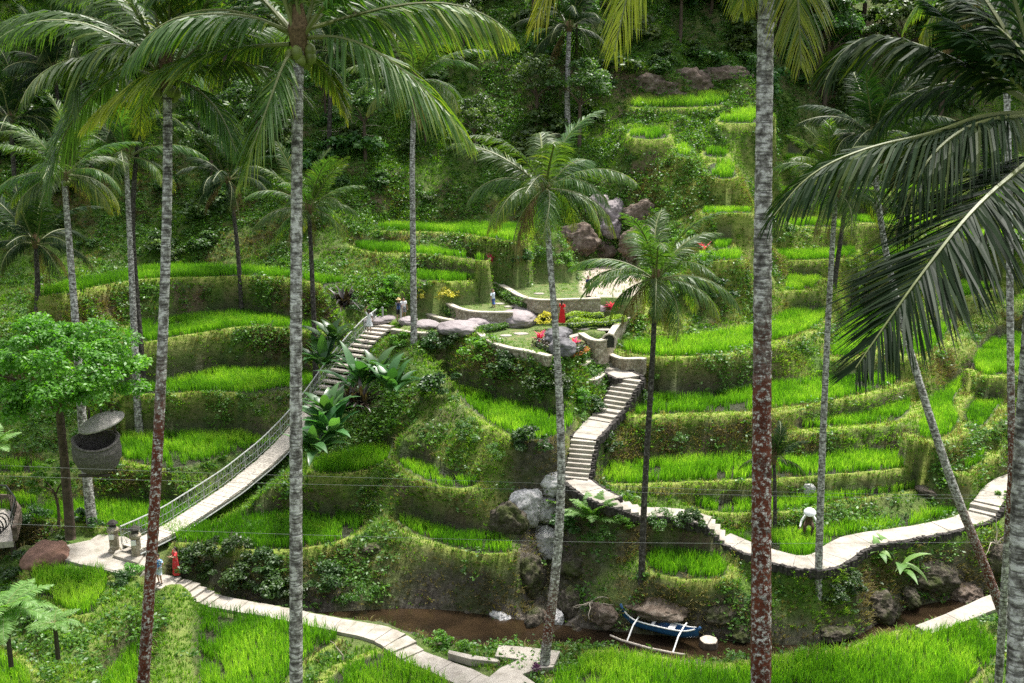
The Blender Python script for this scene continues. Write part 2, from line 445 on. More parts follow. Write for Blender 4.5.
FIELDS = []
def field(front, back, z, kind='mud', bund=.07, bw=.55, off=5, rice=True, allb=False, dz=-.04, vary=0.0):
    """front and back edge as pixel lists (left to right), both on the level z"""
    pts = [at_z(x, y, z)[:2] for x, y in front] + [at_z(x, y + off, z)[:2] for x, y in reversed(back)]
    if kind == 'mud' and bund > 0 and -21.5 < z < -13 and front[0][0] > 600: bw = 1.0
    poly = smooth_poly(pts, 2)
    FIELDS.append(dict(poly=poly, z=z, kind=kind, rice=rice, vary=vary))
    w = window(poly, 2.0); px, py = GX[w], GY[w]
    d, nx, ny, _ = seg_dist(px, py, poly); ins = inside(px, py, poly)
    sd = np.where(ins, -d, d)
    wi = np.clip(.5 - sd / .25, 0, 1)
    front_edge = (ny < .25 * d + 1e-6) | allb
    bwn = bw * (1 + .5 * vnoise(px, py, 2.5, 91))
    wb = np.where((sd > 0) & front_edge, np.clip((bwn - sd) / .2, 0, 1), 0) * (bund > 0)
    ZB = z + bund * (1 + .5 * vnoise(px, py, 1.2, 37))
    zc, ww = ZC[w], W[w]
    k = np.maximum(wi, wb)
    target = np.where(wi >= wb, z + dz, ZB)
    zc[:] = np.where(k > 0, zc * (1 - k) + target * k, zc)
    ww[:] = np.maximum(ww, np.clip(k, 0, 1))
    for kk in KM:
        KM[kk][w] *= (1 - k)
    KM[kind][w] = np.maximum(KM[kind][w], wi)
    if bund > 0: KM['lip'][w] = np.maximum(KM['lip'][w] * (1 - wi), np.where(sd > -.05, np.clip((bwn * .95 - sd) / .2, 0, 1), 0) * front_edge * (1 - wi) * .9)

def strip(pts3, hw, kind=None, kv=1.0, soft=.25, dz=0.0):
    """ground pressed to a polyline of (x, y, z)"""
    P = np.asarray(pts3, float); w = window(P, hw + 1.5); px, py = GX[w], GY[w]
    d, nx, ny, t = seg_dist(px, py, P, closed=False)
    zi = np.interp(t, np.arange(len(P)), P[:, 2]) + dz
    k = np.clip((hw + soft * .5 - d) / soft, 0, 1)
    ZC[w] = ZC[w] * (1 - k) + zi * k; W[w] = np.maximum(W[w], k)
    for kk in KM: KM[kk][w] *= (1 - k)
    if kind: KM[kind][w] = np.maximum(KM[kind][w], k * kv)

def zl(pts):
    """pixel nodes (px, py, z) to world"""
    return [tuple(at_z(x, y, z)) for x, y, z in pts]

# river bed
RIV = -26.0
riv = [(-60, 560), (60, 575), (150, 592), (240, 606), (300, 613), (330, 612), (365, 610), (405, 608), (450, 610), (480, 614), (520, 620), (560, 625), (605, 630), (650, 635), (700, 638), (750, 643), (810, 645), (850, 640), (880, 622), (900, 612), (915, 606), (960, 598), (1000, 588), (1060, 575), (1100, 565),
       (1100, 585), (1050, 600), (990, 612), (960, 618), (930, 628), (895, 640), (860, 655), (810, 662), (750, 664), (700, 666), (650, 660), (600, 652), (560, 652), (500, 652), (470, 650), (440, 640), (400, 632), (350, 625), (300, 617), (240, 611), (150, 598), (60, 582), (-60, 570)]
rp = smooth_poly([at_z(x, y, RIV)[:2] for x, y in riv], 1)
RIVP = rp
w = window(rp, 3); d, nx, ny, _ = seg_dist(GX[w], GY[w], rp); ins = inside(GX[w], GY[w], rp); sd = np.where(ins, -d, d)
k = np.clip(.5 - sd / .5, 0, 1)
ZC[w] = ZC[w] * (1 - k) + (RIV - .5) * k; W[w] = np.maximum(W[w], k)
KM['rock'][w] = np.maximum(KM['rock'][w], np.clip((1.3 + 1.6 * vnoise(GX[w], GY[w], 3, 5) - sd) / .8, 0, 1))

# fields, low to high ---------------------------------------------------
field([(188, 720), (265, 712), (285, 683), (303, 660), (340, 640)], [(190, 630), (196, 610), (205, 602), (242, 604), (290, 614), (338, 627)], -25.25, off=3, allb=True)
field([(315, 730), (450, 720), (452, 690)], [(324, 680), (345, 664), (365, 655), (388, 649), (410, 651), (432, 666)], -25.2, off=4, allb=True)
field([(545, 740), (930, 760), (960, 690), (1003, 655)], [(552, 664), (572, 652), (613, 650), (647, 655), (680, 662), (714, 668), (748, 662), (810, 652), (852, 649), (873, 636), (915, 629), (944, 623), (973, 619), (992, 638)], -25.15, off=5, allb=True, bund=.08)
field([(95, 720), (140, 715), (143, 683), (146, 640), (152, 605)], [(97, 683), (108, 645), (135, 608), (140, 590)], -25.5, off=0, bund=0)
field([(-25, 720), (28, 712), (38, 683)], [(-25, 650), (0, 650), (14, 658)], -24.3, off=3, allb=True)
field([(30, 590), (45, 600), (68, 612), (84, 618), (97, 606), (108, 588)], [(30, 566), (36, 558), (60, 557), (107, 566)], -23.95, off=2, allb=True, bund=.1)
field([(646, 570), (671, 577), (700, 580), (728, 577)], [(646, 548), (677, 545), (706, 548), (726, 558)], -23.4)
field([(722, 540), (750, 551), (800, 560), (828, 561), (840, 544), (852, 534), (888, 531), (958, 518)], [(722, 530), (750, 528), (780, 527), (818, 524), (856, 520), (918, 513), (956, 504)], -23.1, bund=0)
field([(692, 509), (724, 513), (755, 513), (800, 510), (830, 502), (868, 497), (912, 491), (924, 485)], [(692, 497), (750, 496), (800, 495), (830, 489), (897, 483), (921, 478)], -22.35)
field([(587, 472), (600, 483), (633, 484), (677, 482), (755, 479), (800, 477), (830, 474), (882, 471), (926, 463), (943, 458)], [(592, 466), (633, 459), (677, 456), (706, 455), (755, 456), (800, 455), (830, 451), (897, 447), (938, 444)], -21.2)
field([(960, 472), (966, 472), (984, 460)], [(962, 464), (972, 453), (987, 442)], -21.0)
field([(786, 426), (798, 430), (824, 428), (868, 425), (897, 423), (911, 410)], [(789, 416), (827, 408), (868, 402), (909, 394)], -19.8)
field([(628, 412), (638, 416), (677, 413), (753, 412), (795, 406), (827, 401), (868, 393), (897, 384), (907, 374)], [(640, 392), (677, 389), (712, 385), (753, 380), (800, 378), (824, 374), (868, 371), (897, 366)], -18.7)
field([(914, 432), (922, 440), (940, 439), (954, 431), (958, 418), (952, 404), (956, 395), (972, 382), (980, 377)], [(922, 415), (928, 398), (945, 385), (965, 370), (980, 367)], -19.5)
field([(966, 422), (976, 430), (986, 426), (996, 410), (1008, 398), (1030, 387)], [(963, 410), (975, 395), (1000, 383), (1030, 374)], -20.0)
field([(971, 362), (978, 374), (990, 376), (1015, 374), (1030, 366)], [(985, 337), (1000, 332), (1030, 328)], -18.3)
field([(828, 350), (833, 358), (856, 357), (880, 347), (898, 336)], [(848, 303), (880, 294), (899, 310)], -17.4)
field([(902, 358), (935, 350), (948, 333), (953, 323), (975, 316), (1030, 300)], [(905, 343), (930, 325), (970, 311), (1030, 290)], -17.1)
field([(618, 351), (650, 357), (690, 357), (740, 352), (780, 339), (803, 333), (826, 320)], [(625, 342), (660, 336), (706, 332), (753, 326), (780, 311), (824, 305)], -16.1)
field([(784, 291), (800, 291), (815, 288), (823, 275)], [(786, 274), (800, 272), (827, 270)], -14.3)
field([(955, 296), (968, 297), (997, 286), (1030, 279)], [(960, 274), (985, 266), (1030, 261)], -15.2)
field([(922, 236), (960, 237), (1030, 239)], [(925, 229), (960, 229), (1030, 230)], -11.0)
# left
field([(-40, 512), (0, 511), (50, 512), (66, 516)], [(-40, 494), (0, 492), (52, 495)], -22.9)
field([(-10, 522), (70, 521), (110, 528), (160, 540), (215, 546), (262, 550), (300, 549), (335, 543), (364, 529)], [(60, 500), (110, 497), (156, 498), (230, 505), (300, 508), (366, 511)], -23.4)
field([(-40, 474), (0, 474), (46, 473)], [(-40, 460), (0, 459), (44, 459)], -21.7)
field([(116, 460), (153, 467), (186, 471), (216, 475), (240, 478), (285, 478)], [(119, 432), (156, 431), (200, 429), (230, 427), (290, 432)], -21.3)
field([(312, 475), (340, 474), (369, 470), (394, 460)], [(312, 457), (340, 451), (366, 444), (394, 443)], -21.0)
field([(116, 395), (162, 394), (202, 392), (242, 392), (286, 397), (315, 397)], [(116, 383), (141, 377), (175, 371), (215, 367), (249, 365), (286, 366), (316, 370)], -18.4)
field([(122, 346), (145, 343), (175, 337), (209, 332), (236, 327), (262, 326), (300, 329), (322, 333)], [(128, 318), (178, 314), (215, 310), (249, 308), (290, 315), (322, 322)], -15.4)
field([(37, 299), (77, 291), (111, 284), (141, 279), (178, 278), (215, 277), (249, 276), (290, 278), (340, 287), (384, 295)], [(40, 287), (77, 277), (138, 266), (175, 263), (215, 263), (262, 265), (290, 269), (340, 275), (382, 283)], -12.5)
# centre
field([(395, 524), (407, 532), (431, 541), (457, 549), (486, 554), (513, 554)], [(396, 513), (416, 515), (451, 525), (486, 529), (512, 537)], -23.1)
field([(397, 466), (407, 473), (425, 482), (448, 488), (472, 488), (479, 483)], [(399, 455), (416, 456), (442, 468), (473, 477)], -20.8)
field([(443, 382), (452, 398), (468, 410), (485, 421), (503, 432), (522, 440), (543, 441), (572, 428)], [(447, 377), (480, 390), (515, 400), (545, 407), (575, 411)], -18.2)
# garden terraces
field([(378, 330), (412, 333), (445, 333), (478, 332), (487, 339), (505, 347), (530, 351), (548, 357), (566, 356), (575, 345), (592, 341), (606, 335), (614, 324), (624, 319)], [(372, 318), (420, 316), (470, 318), (520, 309), (560, 301), (600, 297), (624, 300)], -15.0, kind='lawn', bund=0, off=0, rice=False, dz=0)
field([(418, 294), (430, 299), (445, 303), (456, 308), (475, 312), (512, 312)], [(420, 289), (500, 289), (517, 303)], -14.1, kind='lawn', bund=0, off=0, rice=False, dz=0)
field([(476, 279), (505, 287), (522, 298), (540, 300), (604, 298), (640, 300)], [(490, 280), (530, 279), (560, 273), (590, 266), (625, 264), (648, 280)], -13.4, kind='lawn', bund=0, off=0, rice=False, dz=0)
field([(578, 297), (602, 297), (638, 298)], [(582, 270), (600, 266), (625, 265), (644, 280)], -13.4, kind='sand', bund=0, off=0, rice=False, dz=0)
field([(415, 281), (445, 282), (474, 281)], [(416, 266), (445, 266), (476, 271)], -12.4)
field([(350, 247), (377, 254), (414, 253), (451, 257), (487, 262)], [(363, 240), (411, 241), (486, 254)], -11.0)
field([(372, 231), (420, 232), (462, 233), (500, 241), (527, 243)], [(384, 221), (458, 222), (500, 220), (528, 222)], -9.9)
# upper right steps
field([(712, 250), (722, 251), (733, 245)], [(713, 240), (722, 232), (731, 227)], -10.6)
# (the two highest paddies lie at eye level, so they are given straight in metres)
def field_xy(poly, z, sl=0.0, hgt=1.0):
    y0 = min(p[1] for p in poly)
    poly = smooth_poly(poly, 2)
    FIELDS.append(dict(poly=poly, z=z, kind='mud', rice=True, vary=.15, sl=(y0, sl), hgt=hgt))
    w = window(poly, 2.0); px, py = GX[w], GY[w]
    z = z + sl * (py - y0)
    d, nx, ny, _ = seg_dist(px, py, poly); sd = np.where(inside(px, py, poly), -d, d)
    k = np.clip(.5 - (sd - .5) / .25, 0, 1); wi = np.clip(.5 - sd / .25, 0, 1)
    ZC[w] = ZC[w] * (1 - k) + z * k; W[w] = np.maximum(W[w], k)
    for kk in KM: KM[kk][w] *= (1 - k)
    KM['mud'][w] = np.maximum(KM['mud'][w], wi); KM['lip'][w] = np.maximum(KM['lip'][w], (k - wi).clip(0, 1))
field_xy([(16.9, 86.0), (19.4, 86.0), (19.4, 89.6), (17.2, 89.6)], -5.6, .32, 1.5)
field_xy([(17.4, 90.8), (19.4, 90.8), (19.4, 92.4), (17.4, 92.4)], -4.0, .3)
field_xy([(14.6, 88.6), (15.8, 88.6), (15.8, 91.2), (14.6, 91.2)], -3.9, .3, 1.2)
field_xy([(10.6, 91.2), (14.2, 91.2), (14.2, 93.6), (10.8, 93.6)], -2.4, .25, 1.2)
field_xy([(19.2, 94.6), (24.6, 95), (24.8, 98.6), (22.4, 98.4), (19.6, 96.6)], -1.1, .3, 1.2)
field_xy([(11.2, 98), (16, 98.2), (20.4, 98.4), (21.8, 101.5), (19.5, 102.3), (17, 100), (11.4, 99.6)], .35, .35, 1.3)

strip(zl([(550, 270, -13.0), (545, 257, -12.0), (548, 243, -10.6), (550, 232, -9.6)]), 1.6, None, soft=2.0)
def terr(u0, u1, yf, yb, z, ph=0.0):
    us = np.linspace(u0, u1, 9); wob = lambda u, k: 1.1 * math.sin(u * 22 + ph) * k + .5 * math.sin(u * 55 + ph * 2)
    fr = [(u * yf, yf + wob(u, 1)) for u in us]; bk = [(u * yb, yb + wob(u, .7)) for u in us[::-1]]
    field_xy(fr + bk, z, .03)
terr(.262, .352, 86.6, 90.6, -12.7, .4); terr(.365, .41, 87.5, 90.2, -12.4, 1.2)
terr(.255, .335, 92.0, 95.4, -10.5, 2.0); terr(.345, .43, 92.6, 96.4, -10.2, .8)
terr(.262, .37, 97.2, 100.6, -7.9, 1.5); terr(.38, .47, 98.4, 101.5, -7.4, 2.5); terr(.48, .57, 97.5, 101, -8.0, .3)
terr(.27, .36, 102.2, 105.2, -4.8, .9); terr(.375, .50, 103.2, 106.4, -4.4, 2.2)
terr(.185, .232, 77.2, 79.6, -11.2, .5); terr(.19, .24, 82.4, 84.6, -8.2, 1.7)
# paths: nodes px, py, z, half width, mode to the next node ('f' flat slab, or number of steps)
STAIR = [(572, 333, -15.0, .85, 6), (603, 359, -16.4, .75, 2), (614, 370, -16.8, .75, 'f'), (629, 377, -16.85, .85, 7), (612, 407, -18.2, .72, 3), (599, 421, -18.65, .8, 'f'),
         (584, 438, -18.75, .72, 9), (576, 479, -20.4, .66, 'f'), (590, 490, -20.5, .75, 'f'), (610, 500, -20.6, .75, 4), (641, 511, -21.4, .75, 'f')]
LOWER = [(641, 511, -21.4, 0.63, 'f'), (680, 513, -21.5, 0.71, 'f'), (709, 521, -21.7, 0.71, 3), (724, 537, -22.55, 0.67, 'f'), (760, 552, -22.75, 0.71, 'f'), (800, 563, -22.8, 0.76, 'f'), (826, 561, -22.8, 0.84, 'f'), (845, 546, -22.8, 0.88, 'f'),
         (862, 539, -22.8, 0.80, 'f'), (900, 534, -22.75, 0.71, 'f'), (955, 524, -22.7, 0.67, 'f'), (982, 514, -22.7, 0.76, 2), (987, 503, -22.3, 0.76, 'f'), (1000, 485, -22.1, 0.76, 'f'), (1022, 476, -21.9, 0.76, 'f'), (1060, 466, -21.6, 0.76, 'f')]
BANKP = [(120, 556, -23.73, 1.6, 'f'), (141, 566, -23.73, 1.1, 2), (152, 580, -24.5, .75, 'f'), (176, 583, -24.6, .7, 5), (214, 601, -25.2, .6, 'f'), (260, 609, -25.25, .6, 'f'), (300, 617, -25.25, .6, 'f'), (345, 626, -25.25, .6, 'f'), (378, 632, -25.2, .7, 'f'), (395, 640, -25.25, .75, 2),
         (412, 655, -25.45, .6, 'f'), (450, 670, -25.4, .65, 'f'), (486, 686, -25.35, .7, 'f')]
RIGHTP = [(1120, 570, -24.2, .6, 'f'), (1010, 594, -24.9, .6, 'f'), (960, 616, -25.1, .5, 'f'), (922, 630, -25.2, .45, 'f')]
def press(nodes, extra=.15, dz=-.16):
    strip(zl([(a, b, c) for a, b, c, _, _ in nodes]), max(n[3] for n in nodes) + extra, None, dz=dz)
press(STAIR, 0.05, -.25); press(LOWER); press(BANKP, -.5); press(RIGHTP)
# plaza before the bridge, and grass ridges on the near bank
strip(zl([(62, 548, -23.7), (100, 552, -23.7), (128, 552, -23.7)]), 2.2, None, dz=-.15)
strip(zl([(128, 573, -23.9), (122, 600, -23.9), (100, 630, -24.1), (80, 655, -24.3), (60, 690, -24.4), (40, 730, -24.4)]), .9, 'lip', .22, .5)
strip(zl([(172, 588, -24.3), (180, 610, -24.2), (176, 640, -24.3), (180, 683, -24.4), (185, 720, -24.5)]), .8, 'lip', .25, .5)
strip(zl([(20, 600, -23.6), (40, 620, -23.7), (70, 650, -24.2)]), .7, None, 0, .5)
strip(zl([(500, 690, -25.4), (515, 668, -25.35), (548, 660, -25.35)]), 1.6, 'dirt', .3, .5)

# gully with rocks between the centre and right paddies
gl = zl([(556, 508, -22.1), (545, 540, -24.0), (548, 580, -25.4), (552, 620, -26.3)])
w = window(np.array(gl), 5); d, _, _, t = seg_dist(GX[w], GY[w], np.array(gl), False)
zi = np.interp(t, range(len(gl)), [q[2] for q in gl]) - .15
k = np.clip((1.5 - d) / 1.4, 0, 1) * (1 - W[w])
ZC[w] = ZC[w] * (1 - k) + zi * k; W[w] = np.maximum(W[w], k * .8)
KM['rock'][w] = np.maximum(KM['rock'][w], np.clip((2.4 - d) / .9, 0, 1) * (1 - KM['mud'][w]))

# relax the slopes in between
Z = np.where(W > 0, ZC, Z0)
for it in range(420):
    A = Z.copy()
    A[1:-1, 1:-1] = .25 * (Z[:-2, 1:-1] + Z[2:, 1:-1] + Z[1:-1, :-2] + Z[1:-1, 2:])
    A = A * .997 + Z0 * .003
    Z = W * ZC + (1 - W) * A
FREE = np.clip(1 - W, 0, 1)
amp = np.where(GY > 84, 1.0, .6) * np.clip((GY - 30) / 10, .3, 1)
Z = Z + FREE ** 1.5 * amp * (fbm(GX, GY, 3.2, 3) * .9 + fbm(GX, GY, .9, 21, 3) * .48)
# keep the ground clear below the suspension bridge
BP0 = at_z(131, 548, -23.25); BP1 = at_z(384, 323, -15.1); BD0, BD1 = depth_of(BP0), depth_of(BP1)
def br(px, py):
    u = (px - CX) / F
    s_ = (u * BD0 - BP0.x) / ((BP1.x - BP0.x) - u * (BD1 - BD0))
    return at_d(px, py, BD0 + (BD1 - BD0) * s_)
bl = np.array([tuple(br(x, y)) for x, y in ((160, 533), (193, 514), (216, 499), (235, 486), (252, 472), (268, 459), (284, 443), (297, 429), (309, 414), (318, 402), (343, 367), (371, 335))])
w = window(bl, 6); d, _, _, t = seg_dist(GX[w], GY[w], bl, False); bz = np.interp(t, range(len(bl)), bl[:, 2])
clr = np.interp(t, [0, 2, 9, 10, 11], [.35, 1.0, 1.0, .5, .25])
zn = np.minimum(Z[w], bz - clr + np.maximum(d - 1.3, 0) * .9); chg = np.clip((Z[w] - zn) / .2, 0, 1); Z[w] = zn
for kk in ('mud', 'lip', 'lawn'): KM[kk][w] *= 1 - chg
W[w] *= 1 - chg
# bare earth under the bank tops
slope = np.hypot(np.gradient(Z, axis=0) / np.gradient(GY, axis=0), np.gradient(Z, axis=1) / np.gradient(GX, axis=1))
KM['dirt'] = np.maximum(KM['dirt'], np.clip((slope - .7) / .8, 0, 1) * np.clip(fbm(GX, GY, 5, 50) * 2.4 + .22, 0, .9) * FREE)
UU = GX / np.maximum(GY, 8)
pale_grass = np.clip((UU - .09) / .03, 0, 1) * np.clip((.26 - UU) / .03, 0, 1) * np.clip((GY - 68) / 5, 0, 1) * np.clip((97 - GY) / 4, 0, 1)  # where the slope grass is a paler yellow-green
pale_grass = np.maximum(pale_grass, np.clip((UU - .24) / .05, 0, 1) * np.clip((GY - 58) / 5, 0, 1) * np.clip((109 - GY) / 4, 0, 1) * .8)
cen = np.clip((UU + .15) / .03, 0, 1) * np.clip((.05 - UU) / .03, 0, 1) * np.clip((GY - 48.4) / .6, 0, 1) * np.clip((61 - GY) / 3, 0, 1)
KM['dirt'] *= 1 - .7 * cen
pale_grass = np.maximum(pale_grass, cen * .55)
KM['lip'] = np.maximum(KM['lip'], pale_grass * FREE * np.clip(fbm(GX, GY, 4, 77) * 2.2 + .55, 0, .9) * (1 - KM['mud']))
nearriv = np.clip((6 - seg_dist(GX, GY, RIVP)[0]) / 5, 0, 1) * FREE * (GY > 44)
nearriv = nearriv * np.where(UU < .035, np.clip((2.2 - seg_dist(GX, GY, RIVP)[0]) / 1.2, 0, 1), 1)
KM['rock'] = np.maximum(KM['rock'], nearriv * np.clip((slope - .8) / .6, 0, 1) * np.clip(fbm(GX, GY, 5, 60) * 2.6 + .45, 0, 1))

def H(x, y):
    x = np.asarray(x, float); y = np.asarray(y, float)
    j = np.clip(np.searchsorted(gx, x) - 1, 0, len(gx) - 2); i = np.clip(np.searchsorted(gy, y) - 1, 0, len(gy) - 2)
    tx = (x - gx[j]) / (gx[j + 1] - gx[j]); ty = (y - gy[i]) / (gy[i + 1] - gy[i])
    return (Z[i, j] * (1 - tx) + Z[i, j + 1] * tx) * (1 - ty) + (Z[i + 1, j] * (1 - tx) + Z[i + 1, j + 1] * tx) * ty

def samp(A, x, y):
    j = np.clip(np.searchsorted(gx, x) - 1, 0, len(gx) - 1); i = np.clip(np.searchsorted(gy, y) - 1, 0, len(gy) - 1)
    return A[i, j]

def hit(px, py, d0=14.0, d1=150.0):
    d = np.arange(d0, d1, .12); u = (px - CX) / F; v = (py - CY) / F
    x = u * d; y = d * (CP - v * SP); z = -d * (SP + v * CP)
    b = np.nonzero(z < H(x, y))[0]
    i = b[0] if len(b) else len(d) - 1
    return Vector((x[i], y[i], float(H(x[i:i + 1], y[i:i + 1])[0])))

def on_ground(x, y): return Vector((x, y, float(H(np.array([x]), np.array([y]))[0])))

nr, nc = GX.shape
idx = np.arange(nr * nc).reshape(nr, nc)
FI = np.stack([idx[:-1, :-1], idx[:-1, 1:], idx[1:, 1:], idx[1:, :-1]], -1).reshape(-1)
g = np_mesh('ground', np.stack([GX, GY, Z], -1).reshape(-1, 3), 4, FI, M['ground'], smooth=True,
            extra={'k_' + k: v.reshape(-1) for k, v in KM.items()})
tag(g, 'terraced valley ground with grassy banks and soil', 'ground', kind='structure')

# water: one sheet inside the bed
wp = smooth_poly([at_z(x, y, RIV)[:2] for x, y in riv], 1)
bm = bmesh.new()
c = wp
vs = []
ctr = [bm.verts.new((x, y, RIV)) for x, y in c]
bm.faces.new(ctr)
bmesh.ops.triangulate(bm, faces=bm.faces[:])
me = bpy.data.meshes.new('river_water'); bm.to_mesh(me); bm.free(); me.materials.append(M['water'])
# widen so that the banks cut the waterline
o = link(bpy.data.objects.new('river_water', me)); tag(o, 'shallow brown river between the banks', 'river', kind='structure')

# ------------------------------------------------------------------ blades
def blades(name, px, py, pz, h, wdt, tone, mat, lean=.35, per=1, label=None, cat=None, spread=.06, nrm=None):
    n = len(px) * per
    X = np.repeat(px, per) + rng.normal(0, spread, n); Y = np.repeat(py, per) + rng.normal(0, spread, n); Zb = np.repeat(pz, per)
    hh = np.repeat(h, per) * rng.uniform(.7, 1.15, n); ww = np.repeat(wdt, per)
    th = rng.uniform(0, 2 * math.pi, n); fa = rng.uniform(0, math.pi, n)
    ln = rng.random(n) * lean
    tx = X + np.cos(th) * hh * ln; ty = Y + np.sin(th) * hh * ln; tz = Zb + hh * np.sqrt(1 - ln ** 2 * .8)
    mx = X + np.cos(th) * hh * ln * .3; my = Y + np.sin(th) * hh * ln * .3; mz = Zb + hh * .62
    ax = np.cos(fa) * ww / 2; ay = np.sin(fa) * ww / 2
    if nrm is not None:
        qx, qy = np.repeat(nrm[0], per) * hh * .8, np.repeat(nrm[1], per) * hh * .8
        tx += qx; ty += qy; mx += qx * .6; my += qy * .6
        fl = 1 - .45 * np.hypot(np.repeat(nrm[0], per), np.repeat(nrm[1], per))
        tz = Zb + (tz - Zb) * fl; mz = Zb + (mz - Zb) * fl
    V = np.stack([np.stack([X - ax, Y - ay, Zb - .05], -1), np.stack([X + ax, Y + ay, Zb - .05], -1),
                  np.stack([mx + ax * .8, my + ay * .8, mz], -1), np.stack([tx, ty, tz], -1), np.stack([mx - ax * .8, my - ay * .8, mz], -1)], 1).reshape(-1, 3)
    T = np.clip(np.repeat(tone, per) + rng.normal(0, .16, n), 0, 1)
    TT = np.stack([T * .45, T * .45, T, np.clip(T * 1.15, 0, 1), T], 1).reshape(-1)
    b = np.arange(n)[:, None] * 5
    F3 = np.concatenate([(b + np.array([[0, 1, 2]])), (b + np.array([[0, 2, 4]])), (b + np.array([[4, 2, 3]]))], 1).reshape(-1)
    o = np_mesh(name, V, 3, F3, mat, TT)
    tag(o, label, cat, kind='stuff')
    return o

RX, RY, RZ, RT, RH = [], [], [], [], []
for f in FIELDS:
    if not f['rice']: continue
    P = f['poly']; x0, y0 = P.min(0); x1, y1 = P.max(0)
    xs, ys = np.meshgrid(np.arange(x0 - 1, x1 + 1, .155), np.arange(y0 - 1, y1 + 1, .27))
    fv = rng.uniform(-.14, .12); fh = rng.uniform(.92, 1.15)
    ang = rng.uniform(-.15, .15)
    cx, cy = (x0 + x1) / 2, (y0 + y1) / 2
    xr = cx + (xs - cx) * math.cos(ang) - (ys - cy) * math.sin(ang); yr = cy + (xs - cx) * math.sin(ang) + (ys - cy) * math.cos(ang)
    xr = xr.ravel() + rng.normal(0, .035, xr.size); yr = yr.ravel() + rng.normal(0, .035, yr.size)
    d, _, _, _ = seg_dist(xr, yr, P)
    m = inside(xr, yr, P) & (d > .06) & (np.abs(xr) < .56 * yr + 5) & (yr > 36)
    y0s, sls = f.get('sl', (0, 0)); zf = f['z'] + sls * (yr - y0s)
    m &= (samp(KM['mud'], xr, yr) > .5) & (np.abs(H(xr, yr) - zf) < .3)
    m &= (rng.random(xr.size) > .05) & (fbm(xr, yr, 1.3, 83) > -.33)
    n = m.sum()
    xr, yr = xr[m], yr[m]
    zf = zf[m]
    RX.append(xr); RY.append(yr); RZ.append(zf - .03)
    RT.append(.5 + .75 * fbm(xr, yr, 2.4, 71) + f['vary'] + fv); RH.append(fh * (.60 + .26 * fbm(xr, yr, 3.0, 81)) * (1.15 if f['z'] < -25 and yr.mean() < 47 else f.get('hgt', 1)))
RX, RY, RZ, RT, RH = map(np.concatenate, (RX, RY, RZ, RT, RH))
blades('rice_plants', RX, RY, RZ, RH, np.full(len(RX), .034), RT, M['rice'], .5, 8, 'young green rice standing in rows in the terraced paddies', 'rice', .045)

# surface normals and an area-weighted scatter over the visible slopes
dzx = np.gradient(Z, axis=1) / np.gradient(GX, axis=1); dzy = np.gradient(Z, axis=0) / np.gradient(GY, axis=0)
CELL = np.gradient(GX, axis=1) * np.gradient(GY, axis=0) * np.sqrt(1 + dzx ** 2 + dzy ** 2)
VIS = (np.abs(GX) < .56 * GY + 4) & (GY > 36) & (GY < 118) & (Z > RIV + .05)
def keep_off(x, y, extra):
    ok = np.ones(len(x), bool)
    for nodes in (STAIR, LOWER, BANKP, RIGHTP):
        PW = np.array(zl([(a, b, c) for a, b, c, _, _ in nodes])); ok &= seg_dist(x, y, PW, False)[0] > nodes[1][3] + extra
    PZ = np.array(zl([(62, 548, -23.7), (100, 552, -23.7), (128, 552, -23.7)]))
    return ok & (seg_dist(x, y, PZ, False)[0] > 2.1 + extra)
def scatter(n, dens):
    wgt = (CELL * VIS * dens).ravel(); c = np.cumsum(wgt)
    ii = np.searchsorted(c, rng.random(n) * c[-1]); ii = np.clip(ii, 0, len(c) - 1)
    i, j = np.unravel_index(ii, Z.shape)
    dx = np.gradient(gx)[j]; dy = np.gradient(gy)[i]
    x = GX[i, j] + rng.uniform(-.5, .5, n) * dx; y = GY[i, j] + rng.uniform(-.5, .5, n) * dy
    nx, ny = -dzx[i, j], -dzy[i, j]; L = np.sqrt(nx ** 2 + ny ** 2 + 1)
    return x, y, H(x, y), nx / L, ny / L, 1 / L

bareg = np.maximum(KM['mud'], KM['sand']) + KM['rock'] * .75 + KM['dirt'] * .35 + KM['lawn'] * .6
patchg = fbm(GX, GY, 4.5, 33) + .5 * fbm(GX, GY, 1.2, 35)
gxx, gyy, gz, nx_, ny_, nz_ = scatter(165000, np.clip(.62 + patchg * .8 + KM['lip'] * .6 - bareg, .06 * (KM['mud'] < .3), 1))
ok = keep_off(gxx, gyy, -.03)
gxx, gyy, gz, nx_, ny_, nz_ = [q[ok] for q in (gxx, gyy, gz, nx_, ny_, nz_)]
lip = samp(KM['lip'], gxx, gyy); patch = samp(patchg, gxx, gyy); lawn = samp(KM['lawn'], gxx, gyy)
ghh = (.16 + .14 * rng.random(len(gxx)) + .16 * np.clip(patch, 0, 1)) * (1 - .68 * np.maximum(lip, lawn))
blades('grass', gxx, gyy, gz, ghh, np.full(len(gxx), .05), np.clip(.30 + patch * .55 + lip * .36 + rng.normal(0, .12, len(lip)), 0, 1), M['grass'], .85, 4, 'short grass growing over the terrace banks and bunds', 'grass', .08, (nx_, ny_))

